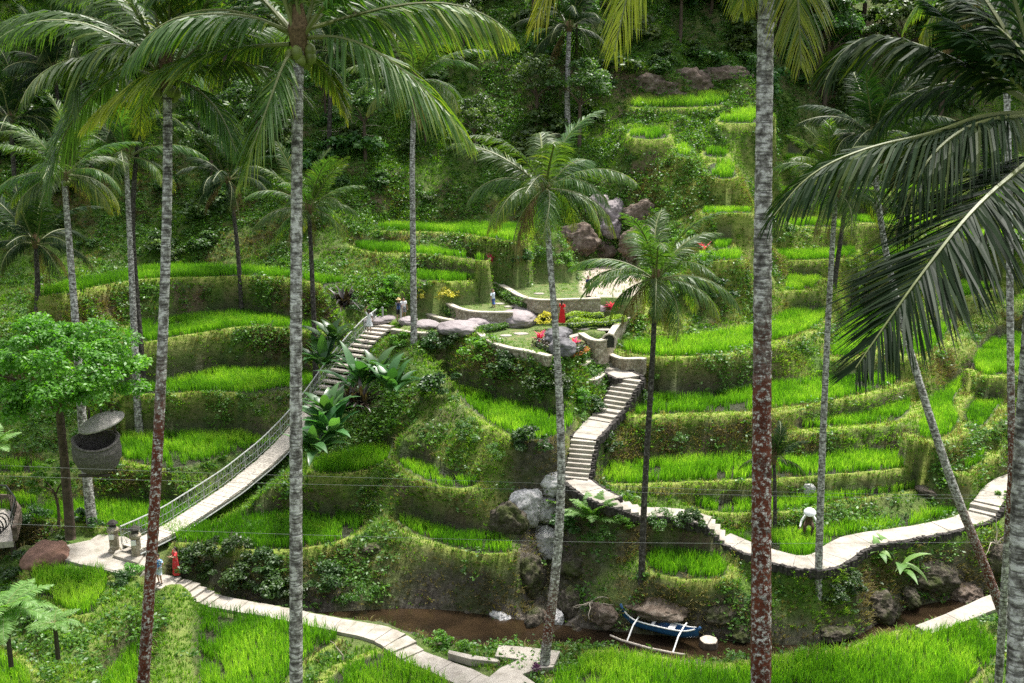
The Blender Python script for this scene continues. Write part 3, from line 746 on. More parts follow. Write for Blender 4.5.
dxx, dyy, dz_, nx_, ny_, nz_ = scatter(30000, np.clip(KM['dirt'] * 1.0 + KM['rock'] * .12 + .25 * np.clip(fbm(GX, GY, 3, 55) * 2 - .1, 0, 1) + KM['lip'] * .12, 0, 1) * (KM['mud'] < .2) * (KM['lawn'] < .2) * (GY < 90))
ok = keep_off(dxx, dyy, .12)
dxx, dyy, dz_, nx_, ny_, nz_ = [q[ok] for q in (dxx, dyy, dz_, nx_, ny_, nz_)]
blades('dry_grass', dxx, dyy, dz_, rng.uniform(.14, .4, len(dxx)), np.full(len(dxx), .04), np.clip(.5 + .8 * fbm(dxx, dyy, 2, 57), 0, 1), M['drygrass'], .9, 4, 'dry tan grass hanging on the bare earth of the banks', 'dry grass', .09, (nx_, ny_))

bareg = np.maximum.reduce([KM['mud'], KM['sand'], KM['lawn']]) + KM['rock'] * .7 + KM['lip'] * .85 + KM['dirt'] * .3
patchw = fbm(GX, GY, 3.5, 133) + .6 * fbm(GX, GY, 1.0, 135)
wxx, wyy, wz, nx_, ny_, nz_ = scatter(75000, np.clip(patchw * 1.6 + .12 + .25 * np.clip(slope, 0, 1) + .45 * ((GY > 84) & (UU < .22)) - bareg, 0, 1))
ok = keep_off(wxx, wyy, .3)
wxx, wyy, wz, nx_, ny_, nz_ = [q[ok] for q in (wxx, wyy, wz, nx_, ny_, nz_)]
patch = samp(patchw, wxx, wyy)
per = 7; n = len(wxx) * per
off_ = np.abs(rng.normal(0, .15, n)) + .03; RP = lambda q: np.repeat(q, per)
X = RP(wxx) + rng.normal(0, .15, n) + RP(nx_) * off_; Y = RP(wyy) + rng.normal(0, .15, n) + RP(ny_) * off_
Zz = np.maximum(RP(wz) + off_ * (.3 + .7 * RP(nz_)) + rng.normal(0, .12, n) * (1 - RP(nz_)), H(X, Y) + .02)
def leaf_quads(X, Y, Zz, size, tone, up=.55):
    n = len(X)
    a = rng.normal(0, 1, (n, 3)); a[:, 2] = a[:, 2] * .45 - .1; a /= np.linalg.norm(a, axis=1)[:, None]
    nrm = rng.normal(0, 1, (n, 3)); nrm[:, 2] += up * 2.2; nrm /= np.linalg.norm(nrm, axis=1)[:, None]
    b = np.cross(nrm, a); b /= np.linalg.norm(b, axis=1)[:, None] + 1e-9
    c0 = np.stack([X, Y, Zz], -1); L = size[:, None]
    V = np.stack([c0 - a * L * .5, c0 + b * L * .3, c0 + a * L * .62, c0 - b * L * .3], 1).reshape(-1, 3)
    return V, np.arange(n * 4), np.repeat(tone, 4)
V, FI, T = leaf_quads(X, Y, Zz, rng.uniform(.10, .26, n), np.clip(.42 + .5 * np.repeat(patch, per) + rng.normal(0, .22, n), 0, 1))
o = np_mesh('ground_cover', V, 4, FI, M['weed'], T)
tag(o, 'low leafy weeds and creepers covering the banks', 'ground cover', kind='stuff')
# ------------------------------------------------------------------ paths and stairs
def path_mesh(name, nodes, label, edge=None, thick=.35, seed=1):
    rr = random.Random(seed)
    W3 = [Vector(p) for p in zl([(a, b, c) for a, b, c, _, _ in nodes])]
    mb = MB()
    def sides(C, hw):
        A, B = [], []
        for i, c in enumerate(C):
            t = (C[min(i + 1, len(C) - 1)] - C[max(i - 1, 0)]); t.z = 0; t.normalize()
            s = Vector((t.y, -t.x, 0)); j = 1 + rr.uniform(-.05, .05)
            A.append(c + s * hw[i] * j); B.append(c - s * hw[i] * j)
        return A, B
    i = 0; EA, EB = [], []
    while i < len(nodes) - 1:
        if nodes[i][4] == 'f':
            j = i
            while j < len(nodes) - 1 and nodes[j][4] == 'f': j += 1
            q = [(p.x, p.y, p.z, n[3]) for p, n in zip(W3[i:j + 1], nodes[i:j + 1])]
            S = smooth_line(q, 2)
            A, B = sides([Vector(s[:3]) for s in S], [s[3] for s in S])
            mb.cur = 0
            a_ = np.array([tuple(p) for p in A]); b_ = np.array([tuple(p) for p in B]); cc_ = np.concatenate([[0], np.cumsum(np.linalg.norm(np.diff((a_ + b_) / 2, axis=0), axis=1))])
            ii_ = lambda arr, t: Vector([float(np.interp(t, cc_, arr[:, k])) for k in range(3)])
            t0 = 0
            while t0 < cc_[-1] - .05:
                t1 = min(cc_[-1], t0 + rr.uniform(.75, 1.25)); dzz = Vector((0, 0, rr.uniform(-.014, .014)))
                ts = np.linspace(t0 + .008, t1 - .008, 4)
                mb.strip([ii_(a_, t) + dzz for t in ts], [ii_(b_, t) + dzz for t in ts], thick); t0 = t1
            EA += A; EB += B; i = j
        else:
            n = nodes[i][4]; a, b = W3[i], W3[i + 1]; t = b - a; th = Vector((t.x, t.y, 0)).normalized(); s = Vector((th.y, -th.x, 0))
            for k in range(n):
                p = a.lerp(b, k / n); q = a.lerp(b, (k + 1) / n); z = a.z + (b.z - a.z) * (k + .55) / n
                lo = .02 if b.z < a.z else 0
                hw = (nodes[i][3] + (nodes[i + 1][3] - nodes[i][3]) * k / n) * (1 + rr.uniform(-.06, .06))
                z += rr.uniform(-.015, .015)
                P = Vector((p.x, p.y, z)) - th * .04; Q = Vector((q.x, q.y, z)) + th * .05
                mb.strip([P + s * hw, Q + s * hw], [P - s * hw, Q - s * hw], abs(t.z) / n + .32)
                EA.append(Vector((p.x, p.y, z)) + s * hw); EB.append(Vector((p.x, p.y, z)) - s * hw)
            i += 1
    if edge:
        mb.cur = 1
        for E, sg in ((EA, 1), (EB, -1)):
            if (sg == 1 and 'a' in edge) or (sg == -1 and 'b' in edge):
                for p, q in zip(E, E[1:]):
                    d = q - p; L = d.length
                    if L < .05: continue
                    t = d.normalized(); s = Vector((t.y, -t.x, 0)).normalized() * sg
                    for k in range(max(1, int(L / .15))):
                        c = p + d * ((k + .5) / max(1, int(L / .15))) + s * (.07 + rr.uniform(0, .06))
                        mb.box(c + Vector((0, 0, -.20 + rr.uniform(-.05, .05))), (rr.uniform(.24, .4), rr.uniform(.18, .3), .4), rr.uniform(0, 3), .75)
    o = mb.build(name, [M['path'], M['darkstone']])
    tag(o, label, 'path', kind='structure'); return o

path_mesh('path', STAIR, 'pale stone stairs winding down from the garden', 'ab', seed=3)
path_mesh('path', LOWER, 'pale paved path winding along the lower paddies', 'a', seed=4)
path_mesh('path', BANKP, 'pale path running along the near river bank', None, seed=5)
path_mesh('path', RIGHTP, 'narrow pale path beside the right river pool', None, seed=6)
mb = MB()
pz = [at_z(x, y, -23.7) for x, y in ((52, 556), (66, 545), (90, 540), (104, 531), (120, 534), (143, 546), (150, 557), (146, 566), (131, 573), (80, 564))]
bot = [p - Vector((0, 0, .9)) for p in pz]; n = len(pz)
mb.add(pz + bot, [tuple(range(n))] + [(i, n + i, n + (i + 1) % n, (i + 1) % n) for i in range(n)])
tag(mb.build('paved_ground', M['path']), 'pale paved landing before the bridge', 'paving', kind='structure')
# broad platform in the middle of the near bank
mb = MB()
def slab(px, z, th=.4, m=None):
    P = [at_z(x, y, z) for x, y in px]; n = len(P); b = [p - Vector((0, 0, th)) for p in P]
    mb.add(P + b, [tuple(reversed(range(n)))] + [((i + 1) % n, n + (i + 1) % n, n + i, i) for i in range(n)])
slab([(481, 684), (500, 668), (520, 659), (495, 656), (499, 645), (527, 647), (560, 651), (553, 667), (540, 668), (522, 674), (545, 690), (545, 715), (478, 715)], -25.05, .5)
slab([(448, 653), (449, 650), (472, 655), (498, 659), (500, 662), (470, 659)], -25.1, .35)
tag(mb.build('paved_ground', M['path']), 'broad pale concrete platform on the near bank', 'paving', kind='structure')

# ------------------------------------------------------------------ rocks
_bc = [0]
def boulder(name, label, px, py, wpx, hpx, mat, flat=1.0, seed=None, d=None, group=None, rough=.16, sink=.12, cat='boulder', rz=None, depth=.85):
    _bc[0] += 1; sd = seed or _bc[0] * 7
    base = hit(px, py + hpx * .45) if d is None else at_d(px, py + hpx * .45, d)
    D = depth_of(base); ppm = F / D
    w = wpx / ppm; h = hpx / ppm * flat
    bm = bmesh.new(); bmesh.ops.create_icosphere(bm, subdivisions=5, radius=1)
    off = Vector((sd * 1.7, sd * .9, sd * 2.3))
    for v in bm.verts:
        p = v.co.copy()
        k = 1 + rough * 1.4 * mnoise.noise(p * 1.1 + off) + rough * .8 * mnoise.noise(p * 2.6 + off) + rough * .5 * (.35 - abs(mnoise.noise(p * 3.4 + off * 2))) + rough * .35 * mnoise.noise(p * 8 + off)
        cell = mnoise.cell(p * 1.5 + off) * 0
        v.co = p * k
        v.co.x *= w / 2; v.co.y *= w / 2 * depth; v.co.z *= h / 2
    me = bpy.data.meshes.new(name); bm.to_mesh(me); bm.free(); me.materials.append(mat)
    me.polygons.foreach_set('use_smooth', [True] * len(me.polygons))
    o = link(bpy.data.objects.new(name, me)); o.location = base + Vector((0, w * .2, h * (.5 - sink))); o.rotation_euler = (0, 0, sd if rz is None else rz)
    tag(o, label, cat, group); return o

GP = 'stones of the garden walkway'
for px, py, w, h, lab in [(379, 320, 26, 10, 'flat mauve stone at the bridge end of the garden walkway'), (408, 320, 16, 9, 'small pale stone left of the palm foot on the garden walkway'),
                          (426, 324, 22, 9, 'low grey stone just right of the palm trunk on the walkway'), (458, 327, 32, 15, 'large slanting mauve stone in the left half of the walkway'),
                          (477, 323, 20, 12, 'rounded mauve stone between the slanting one and the man in blue'), (495, 321, 22, 10, 'flat mauve stone under the man in blue'),
                          (517, 317, 34, 18, 'big pinkish stone right of the man in blue'), (536, 307, 34, 15, 'long pale mauve stone behind the palm trunk in the garden'),
                          ]:
    boulder('walkway_stone', lab, px, py, w * 1.35, h * 1.1, M['mauve'], group=GP, rough=.10, sink=.28)
boulder('platform_stone', 'broad pale flat stone right of the woman in red', 586, 307, 44, 16, M['mauve'], rough=.08, sink=.3)
boulder('garden_boulder', 'dark grey boulder behind the lower one under the woman in red', 556, 335, 30, 20, M['greystone'], sink=.25, d=None)
boulder('garden_boulder', 'pointed grey boulder above the red brown flower bed', 563, 347, 30, 20, M['greystone'], sink=.2)
boulder('garden_boulder', 'dark grey stone the woman in red stands on', 563, 330, 22, 9, M['greystone'], sink=.3, rough=.1)
for px, py, w, h, m, lab in [(552, 489, 42, 30, 'boulder', 'large rounded grey boulder on top of the rock gully'), (524, 505, 42, 36, 'boulder', 'jagged grey rock left of the rounded gully boulder'),
                             (546, 510, 42, 28, 'boulder', 'grey rock under the rounded gully boulder'), (545, 540, 44, 36, 'boulder', 'pale smooth boulder above the dark gully'),
                             (508, 514, 38, 36, 'mossrock', 'brown mossy boulder right of the narrow centre paddy'), (372, 549, 20, 12, 'mossrock', 'small dark stone on the green bank in the centre'),
                             (534, 620, 26, 26, 'mossrock', 'dark wet rock at the left foot of the gully'), (570, 600, 30, 34, 'mossrock', 'dark rock right of the leaning palm in the gully'),
                             (574, 566, 30, 26, 'mossrock', 'dark mossy rock high on the right of the gully'), (541, 616, 18, 15, 'brownrock', 'pale brown stone by the foot of the leaning palm'),
                             (530, 570, 34, 44, 'mossrock', 'tall dark rock face left in the gully'), (556, 618, 22, 20, 'boulder', 'grey stone at the waterline behind the leaning palm'),
                             (604, 618, 36, 24, 'brownrock', 'brown rock at the left end of the blue boat'), (660, 608, 64, 22, 'brownrock', 'long brown rock behind the blue boat'),
                             (722, 614, 34, 20, 'mossrock', 'mossy rock on the bank right of the blue boat'), (742, 634, 30, 16, 'mossrock', 'dark rock low on the bank behind the tall trunk'),
                             (470, 618, 36, 12, 'mossrock', 'flat wet rocks on the far waterline'), (500, 618, 24, 14, 'boulder', 'grey stone on the far waterline'),
                             (932, 574, 64, 34, 'mossrock', 'big overhanging dark rock above the right pool'), (968, 592, 44, 28, 'brownrock', 'brown rock at the right of the pool'),
                             (910, 598, 30, 22, 'mossrock', 'dark rock at the left of the right pool'), (880, 606, 44, 34, 'mossrock', 'mossy rock under the banana plant'),
                             (1000, 560, 34, 40, 'mossrock', 'dark rock below the upper right path bend'), (836, 632, 44, 18, 'mossrock', 'dark bank rock beneath the straight palm foot'),
                             (575, 634, 26, 14, 'mossrock', 'dark wet stone near the leaning palm and boat'), (928, 492, 22, 10, 'mossrock', 'grey brown stone above the right end of the path'),
                             (808, 488, 16, 12, 'boulder', 'small grey rock on the paddy wall above the farmer')]:
    boulder('bank_rock', lab, px, py, w, h, M[m], rough=.22, sink=.28, cat='rock', depth=.7)
for px, py, w, h, lab in [(598, 206, 30, 26, 'left grey rock of the cliff above the garden'), (616, 211, 32, 32, 'right grey rock of the cliff above the garden'), (608, 227, 40, 26, 'lowest grey rock of the cliff above the garden')]:
    boulder('cliff_rock', lab, px, py, w, h, M['mauve'], rough=.17, sink=.2, cat='rock', depth=.7)
for px, py, w, h, lab in [(642, 210, 32, 28, 'brown rock face right of the grey cliff rocks'), (575, 236, 44, 34, 'brown rock face left below the grey cliff rocks'), (640, 238, 44, 34, 'brown rock low in the cliff behind the middle palm'),
                          (600, 246, 40, 26, 'brown rock at the foot of the cliff above the garden'), (655, 82, 60, 26, 'bare brown cliff above the highest paddy'), (727, 74, 54, 24, 'bare brown cliff right above the highest paddy'), (690, 76, 40, 26, 'bare brown cliff in the middle above the highest paddy')]:
    boulder('cliff_rock', lab, px, py, w, h, M['brownrock'], rough=.28, sink=.3, cat='rock', depth=.5, rz=0)
boulder('red_boulder', 'low red brown boulder beside the bridge landing', 42, 549, 50, 34, M['terracotta'], rough=.12, sink=.5)

# ------------------------------------------------------------------ garden walls, hedges
def retaining(label, pts, ztop, h, th=.35, capc='cap', niche=None):
    S = smooth_line([tuple(at_z(x, y, ztop)) for x, y in pts], 2)
    C = [Vector(s) for s in S]
    A, B, A2, B2 = [], [], [], []
    for i, c in enumerate(C):
        t = C[min(i + 1, len(C) - 1)] - C[max(i - 1, 0)]; t.z = 0; t.normalize(); s = Vector((t.y, -t.x, 0))
        A.append(c + s * th / 2); B.append(c - s * th / 2); A2.append(c + s * (th / 2 + .05) + Vector((0, 0, .1))); B2.append(c - s * (th / 2 + .05) + Vector((0, 0, .1)))
    m = MB(); m.strip(A, B, h); o = m.build('retaining_wall', M['wall'])
    m = MB(); m.strip(A2, B2, .098); m.build('coping', M[capc], o)
    tag(o, label, 'wall', 'low stone garden walls')
    if niche:
        x, y = niche; p = min(A + B, key=lambda q: abs(q.x - at_z(x, y, ztop).x) + .2 * q.y)
        q = at_d(x, y, depth_of(p) - .12)
        m = MB(); w_ = .5
        prof = [(-.36, -.45), (.36, -.45), (.36, .2), (.25, .38), (0, .46), (-.25, .38), (-.36, .2)]
        vs = [q + Vector((a, 0, b)) for a, b in prof]; v2 = [q + Vector((a, .2, b)) for a, b in prof]; k = len(prof)
        m.add(vs + v2, [tuple(range(k))] + [((i + 1) % k, i, k + i, k + (i + 1) % k) for i in range(k)])
        m.build('niche', M['black'], o)
        m = MB()
        for (a, b), (c, d) in zip(prof[1:], prof[2:] + prof[:1]):
            m.tube([q + Vector((a * 1.12, -.03, b * 1.08)), q + Vector((c * 1.12, -.03, d * 1.08))], .07, 6)
        m.build('niche_frame', M['cap'], o)
    return o
retaining('curved stone wall with dark arched niche beside the stairs', [(581, 334), (590, 340), (600, 342), (609, 338), (614, 329), (620, 322), (628, 318)], -14.85, 1.6, niche=(609, 341))
retaining('stone wall behind the stair landing below the niche wall', [(610, 355), (622, 360), (640, 359), (645, 360)], -16.1, 1.0)
retaining('wavy stone wall curling along the left of the stairs', [(572, 367), (583, 366), (592, 358), (598, 354)], -16.10, .9)
retaining('stone wall below the small hedge left of the stairs', [(587, 381), (596, 380), (604, 373), (610, 366)], -16.9, 1.5)
retaining('long curved stone wall under the walkway lawn', [(478, 332), (488, 341), (505, 348), (530, 352), (550, 357)], -14.90, .6)
retaining('curved stone wall below the upper left lawn', [(420, 294), (432, 297), (444, 301), (455, 308), (474, 313), (513, 313)], -14.00, .9)
retaining('low stone wall along the lawn left of the walkway', [(412, 311), (425, 313), (440, 319), (455, 321)], -14.80, .5)
retaining('wavy stone wall below the sandy upper terrace', [(476, 279), (492, 281), (506, 288), (522, 298), (540, 301), (570, 300), (600, 299)], -13.30, .9)
retaining('stone wall right of the platform stone', [(602, 311), (620, 312), (636, 308), (646, 300)], -14.40, 1.2)
retaining('short stone edge on the lawn behind the bridge head', [(392, 330), (412, 333), (432, 334)], -14.95, .3)
# stepping stones
sgp = 'square stepping stones on the lawns'
for x, y, z, lab in [(515, 283, -13.40, 'a'), (526, 284, -13.40, 'a'), (539, 294, -13.40, 'a'), (482, 302, -14.10, 'b'), (500, 304, -14.10, 'b'), (510, 307, -14.10, 'b'), (497, 339, -15.00, 'c'), (506, 336, -15.00, 'c'), (521, 334, -15.00, 'c'), (583, 329, -15.00, 'd'), (604, 327, -15.00, 'd'), (604, 330, -15.00, 'd')]:
    m = MB(); p = at_z(x, y, z); a = random.uniform(.35, .5)
    m.lathe([(a * .9, -.05), (a, .0), (a, .04), (a * .92, .06)], 7, p, 1.1, .8, wob=.06, nw=3)
    tag(m.build('stepping_stone', M['path']), {'a': 'pale stepping stone on the upper sandy lawn', 'b': 'pale stepping stone on the lawn by the man in blue', 'c': 'pale stepping stone on the lawn below the walkway', 'd': 'pale stepping stone on the little lawn above the niche wall'}[lab], 'stepping stone', sgp)

def leaf_blob_tube(name, label, pts, z, r, mat, cat='hedge', dens=260, size=.13, group=None, rough=.15):
    S = smooth_line([tuple(at_z(x, y, z)) for x, y in pts], 2)
    L = np.linalg.norm(np.diff(S, axis=0), axis=1); cum = np.concatenate([[0], np.cumsum(L)])
    n = int(cum[-1] * dens)
    s = rng.random(n) * cum[-1]
    C = np.stack([np.interp(s, cum, S[:, k]) for k in range(3)], 1)
    th = rng.uniform(0, math.pi, n); tdir = np.stack([np.interp(s, cum[:-1], np.diff(S, axis=0)[:, k] / L) for k in range(2)], 1)
    tdir /= np.linalg.norm(tdir, axis=1)[:, None]; sv = np.stack([tdir[:, 1], -tdir[:, 0]], 1)
    rr = r * (1 + rough * np.sin(s * 2.1) + rng.normal(0, .06, n))
    X = C[:, 0] + sv[:, 0] * np.cos(th) * rr; Y = C[:, 1] + sv[:, 1] * np.cos(th) * rr; Zq = C[:, 2] + np.sin(th) * rr * 1.0
    V, FI, T = leaf_quads(X, Y, Zq, rng.uniform(.7, 1.3, n) * size, np.clip(.5 + rng.normal(0, .25, n), 0, 1))
    o = np_mesh(name, V, 4, FI, mat, T)
    m = MB(); m.tube([Vector(q) for q in S], r * .5, 8); c = m.build('hedge_core', M['shrub'], o); 
    return tag(o, label, cat, group)
hg = 'trimmed garden hedges'
leaf_blob_tube('hedge', 'long trimmed green hedge behind the upper lawn', [(418, 290), (440, 290), (470, 291), (497, 290), (505, 295), (518, 303), (528, 306)], -13.80, .5, M['hedge'], group=hg)
leaf_blob_tube('hedge', 'wavy clipped hedge left of the yellow bush', [(420, 303), (430, 302), (438, 306), (448, 313), (462, 316)], -14.60, .55, M['hedge'], group=hg)
leaf_blob_tube('hedge', 'bright lime snake hedge above the niche lawn', [(568, 326), (580, 325), (592, 324), (604, 324), (618, 322), (623, 320)], -14.70, .42, M['limehedge'], group=hg, rough=.25)
leaf_blob_tube('hedge', 'second lime hedge right of the woman in red', [(568, 320), (580, 316), (594, 317), (601, 318)], -14.40, .38, M['limehedge'], group=hg, rough=.25)
leaf_blob_tube('hedge', 'small clipped hedge beside the lower stairs', [(582, 376), (592, 375), (603, 367)], -16.8, .5, M['hedge'], group=hg)
leaf_blob_tube('hedge', 'low hedge on the lawn below the walkway stones', [(478, 331), (492, 329), (506, 326)], -14.80, .3, M['hedge'], group=hg)
leaf_blob_tube('hedge', 'grassy hedge under the short centre paddy', [(416, 286), (440, 286), (462, 285), (478, 279), (490, 274)], -13.20, .6, M['hedge'], group=hg, dens=330)
leaf_blob_tube('flower_border', 'red brown border of flowers under the grey boulders', [(536, 348), (547, 354), (560, 357), (576, 356), (586, 350)], -15.25, .28, M['orange'], 'flower bed', dens=200)
leaf_blob_tube('flower_border', 'dark plants edging the foot of the grey boulders', [(537, 344), (547, 350), (560, 353), (575, 351), (582, 347)], -14.90, .4, M['redleaf'], 'flower bed', dens=160)

# ------------------------------------------------------------------ suspension bridge
P0, P1 = BP0, BP1
BR = empty('suspension_bridge', P0)
tag(BR, 'sagging wooden suspension bridge with wire railing, rising to the garden', 'bridge')
def rel(p): return p - P0
deckpx = [(131, 547), (152, 537.5), (173, 527), (193, 514), (216, 499), (235, 486), (252, 472), (268, 459), (284, 443), (297, 429), (309, 414), (318, 402)]
DC = [Vector(q) for q in smooth_line([tuple(br(x, y)) for x, y in deckpx], 1)]
dirv = Vector((P1.x - P0.x, P1.y - P0.y, 0)).normalized(); sdv = Vector((dirv.y, -dirv.x, 0))
HWB = .68
m = MB()
nb = 120; arr = np.array([tuple(p) for p in DC]); cl = np.concatenate([[0], np.cumsum(np.linalg.norm(np.diff(arr, axis=0), axis=1))])
rr = random.Random(2)
def along(t): return Vector([float(np.interp(t * cl[-1], cl, arr[:, k])) for k in range(3)])
for i in range(nb):
    a, b = along(i / nb), along((i + .93) / nb); w1 = HWB + rr.uniform(-.03, .03); dz = Vector((0, 0, rr.uniform(-.012, .012)))
    m.strip([rel(a + sdv * w1) + dz, rel(b + sdv * w1) + dz], [rel(a - sdv * w1) + dz, rel(b - sdv * w1) + dz], .06)
m.build('deck', M['wood'], BR)
for sg in (1, -1):
    m = MB(); m.strip([rel(p + sdv * sg * (HWB + .02)) + Vector((0, 0, -.065)) for p in DC], [rel(p + sdv * sg * (HWB - .08)) + Vector((0, 0, -.065)) for p in DC], .12)
    m.build('deck_beam', M['woodside'], BR)
stpx = [(318, 402), (329, 386), (343, 367), (357, 350), (371, 335), (385, 324)]
ST = [br(x, y) for x, y in stpx]; sa = np.array([tuple(p) for p in ST]); sc = np.concatenate([[0], np.cumsum(np.linalg.norm(np.diff(sa, axis=0), axis=1))])
NS = 16
for i in range(NS):
    a = Vector([float(np.interp(i / NS * sc[-1], sc, sa[:, k])) for k in range(3)]); b = Vector([float(np.interp((i + 1) / NS * sc[-1], sc, sa[:, k])) for k in range(3)])
    z = (a.z + b.z) / 2 + .05; w1 = HWB * (1.0 + .35 * i / NS)
    a.z = b.z = z; a = a.lerp(b, .03); b = b + (b - a) * .0
    m = MB(); m.strip([rel(a + sdv * w1), rel(b + sdv * w1)], [rel(a - sdv * w1), rel(b - sdv * w1)], .14); m.build('step', M['wood'], BR)
full = DC[:-1] + ST
for sg in (1, -1):
    m = MB(); m.tube([rel(p - sdv * sg * HWB * 1.02 + Vector((0, 0, -.26))) for p in full], .05, 6); m.build('main_cable', M['steel'], BR)
    H_ = 1.05
    if sg == -1: continue
    m = MB()
    top = [rel(p - sdv * sg * HWB * 1.05 + Vector((0, 0, H_))) for p in full]
    m.tube(top, .042, 6); m.build('handrail', M['steel'], BR)
    if sg == 1:
        fa = np.array([tuple(p - sdv * sg * HWB * 1.05) for p in full]); fc = np.concatenate([[0], np.cumsum(np.linalg.norm(np.diff(fa, axis=0), axis=1))])
        def al(t): return Vector([float(np.interp(t, fc, fa[:, k])) for k in range(3)])
        m = MB(); nn = int(fc[-1] / .3)
        for i in range(nn):
            a = rel(al(i * .3)); b = rel(al(min(i * .3 + .3, fc[-1])))
            m.tube([a, b + Vector((0, 0, H_))], .013, 3, False); m.tube([b, a + Vector((0, 0, H_))], .013, 3, False)
            if i % 4 == 0: m.tube([a, a + Vector((0, 0, H_))], .028, 4, False)
        for hz in (.12, .55):
            m.tube([rel(Vector(q)) + Vector((0, 0, hz)) for q in fa], .018, 3, False)
        m.build('wire_mesh', M['steel'], BR)
for px, py, lab in ((115, 551, None), (137, 557, None)):
    q = at_z(px, py, -23.68); m = MB()
    m.lathe([(.34, -.1), (.34, .12), (.26, .14), (.25, 1.15), (.33, 1.17), (.33, 1.30), (.2, 1.42)], 12, rel(q)); p = m.build('bridge_post', M['wall'], BR)
    m = MB(); m.box(rel(q) + Vector((0, 0, 1.52)), (.34, .34, .22), .3, .8); m.lathe([(.3, 1.64), (.22, 1.74), (.05, 1.86)], 8, rel(q)); m.build('post_cap', M['darkstone'], p)
    m = MB(); m.box(rel(q) + Vector((-.02, -.28, .95)), (.26, .08, .28)); m.build('notice_plate', M['white'], p)
m = MB(); m.strip([rel(at_z(113, 555, -23.55)), rel(at_z(138, 563, -23.55))], [rel(at_z(117, 549, -23.55)), rel(at_z(143, 556, -23.55))], .3); m.build('entrance_step', M['path'], BR)
for x, y in ((383, 322), (401, 321)):
    q = hit(x, y + 2); m = MB(); m.tube([rel(q) + Vector((0, 0, -.2)), rel(q) + Vector((0, 0, 1.15))], .07, 8); m.build('end_post', M['steel'], BR)

# cables across the valley
def cable(label, pts, d):
    P = [at_d(x, y, dd) for (x, y), dd in zip(pts, d)]; S = smooth_line([tuple(p) for p in P], 2)
    m = MB(); m.tube([Vector(s) for s in S], .006, 5); tag(m.build('cable', M['wire']), label, 'cable', 'thin cables across the valley')
cable('highest thin cable strung across the valley', [(-60, 463), (170, 472), (515, 482), (820, 494), (1090, 496)], [45, 46, 47, 47, 46])
cable('thin cable just under the highest one', [(-60, 474), (170, 481), (520, 489), (820, 497.5), (1090, 499)], [44, 45, 46, 46, 45])
cable('lowest thin cable strung across the valley', [(-60, 521), (163, 530), (340, 536), (566, 542), (780, 544), (1090, 541)], [42, 43, 44, 44, 43, 43])

# ------------------------------------------------------------------ woven nest on the palm
def nest():
    c = at_d(97, 452, 52.0); root = empty('nest_pod', c); tag(root, 'woven basket nest with a raised round lid on the palm trunk', 'nest pod')
    m = MB()
    prof = [(.25, -1.12), (.68, -1.02), (.98, -.76), (1.17, -.3), (1.22, .15), (1.18, .5), (1.1, .8)]
    inner = [(r - .1, z + (.06 if z < 0 else 0)) for r, z in reversed(prof)]
    n = 28; vs = []
    full = prof + inner
    for (r, z) in full:
        for k in range(n):
            th = 2 * math.pi * k / n; dip = 0 if z < 0 else .42 * max(0, math.cos(th + 1.25)) * (z / .8)
            q = r * (1 + .02 * random.uniform(-1, 1)); vs.append((q * math.cos(th), q * .95 * math.sin(th), z - dip))
    fs = []
    for i in range(len(full) - 1):
        for k in range(n):
            k2 = (k + 1) % n; fs.append((i * n + k, i * n + k2, (i + 1) * n + k2, (i + 1) * n + k))
    fs.append(tuple(reversed(range(n)))); m.add(vs, fs); bowl = m.build('bowl', M['cane'], root)
    m = MB()
    m.tube([(1.14 * math.cos(t), 1.08 * math.sin(t), .8 - .42 * max(0, math.cos(t + 1.25)) * 1.0) for t in np.linspace(0, 2 * math.pi, 29)], .07, 6, False); m.build('rim', M['cane'], bowl)
    m = MB(); m.lathe([(.1, .34), (.5, .28), (.9, .12), (1.2, -.05), (1.2, -.12), (.9, .04), (.5, .2), (.1, .25)], 28, (0, 0, 0), 1, .95)
    lid = m.build('lid', M['canelight'], root); lid.location = at_d(101, 421, 52.0) - c; lid.rotation_euler = (R(10), R(-14), 0)
    for x in (-.6, .1, .75):
        m = MB(); m.tube([(x, .75, .7), (x * .9, .75, 2.1)], .06, 6); m.build('lid_prop', M['darkwood'], root)
    m = MB(); m.tube([(-.9, .4, -1.15), (.7, .4, -1.15)], .09, 6); m.tube([(-.9, -.4, -1.15), (.7, -.4, -1.15)], .09, 6); m.build('support_beams', M['darkwood'], root)
nest()

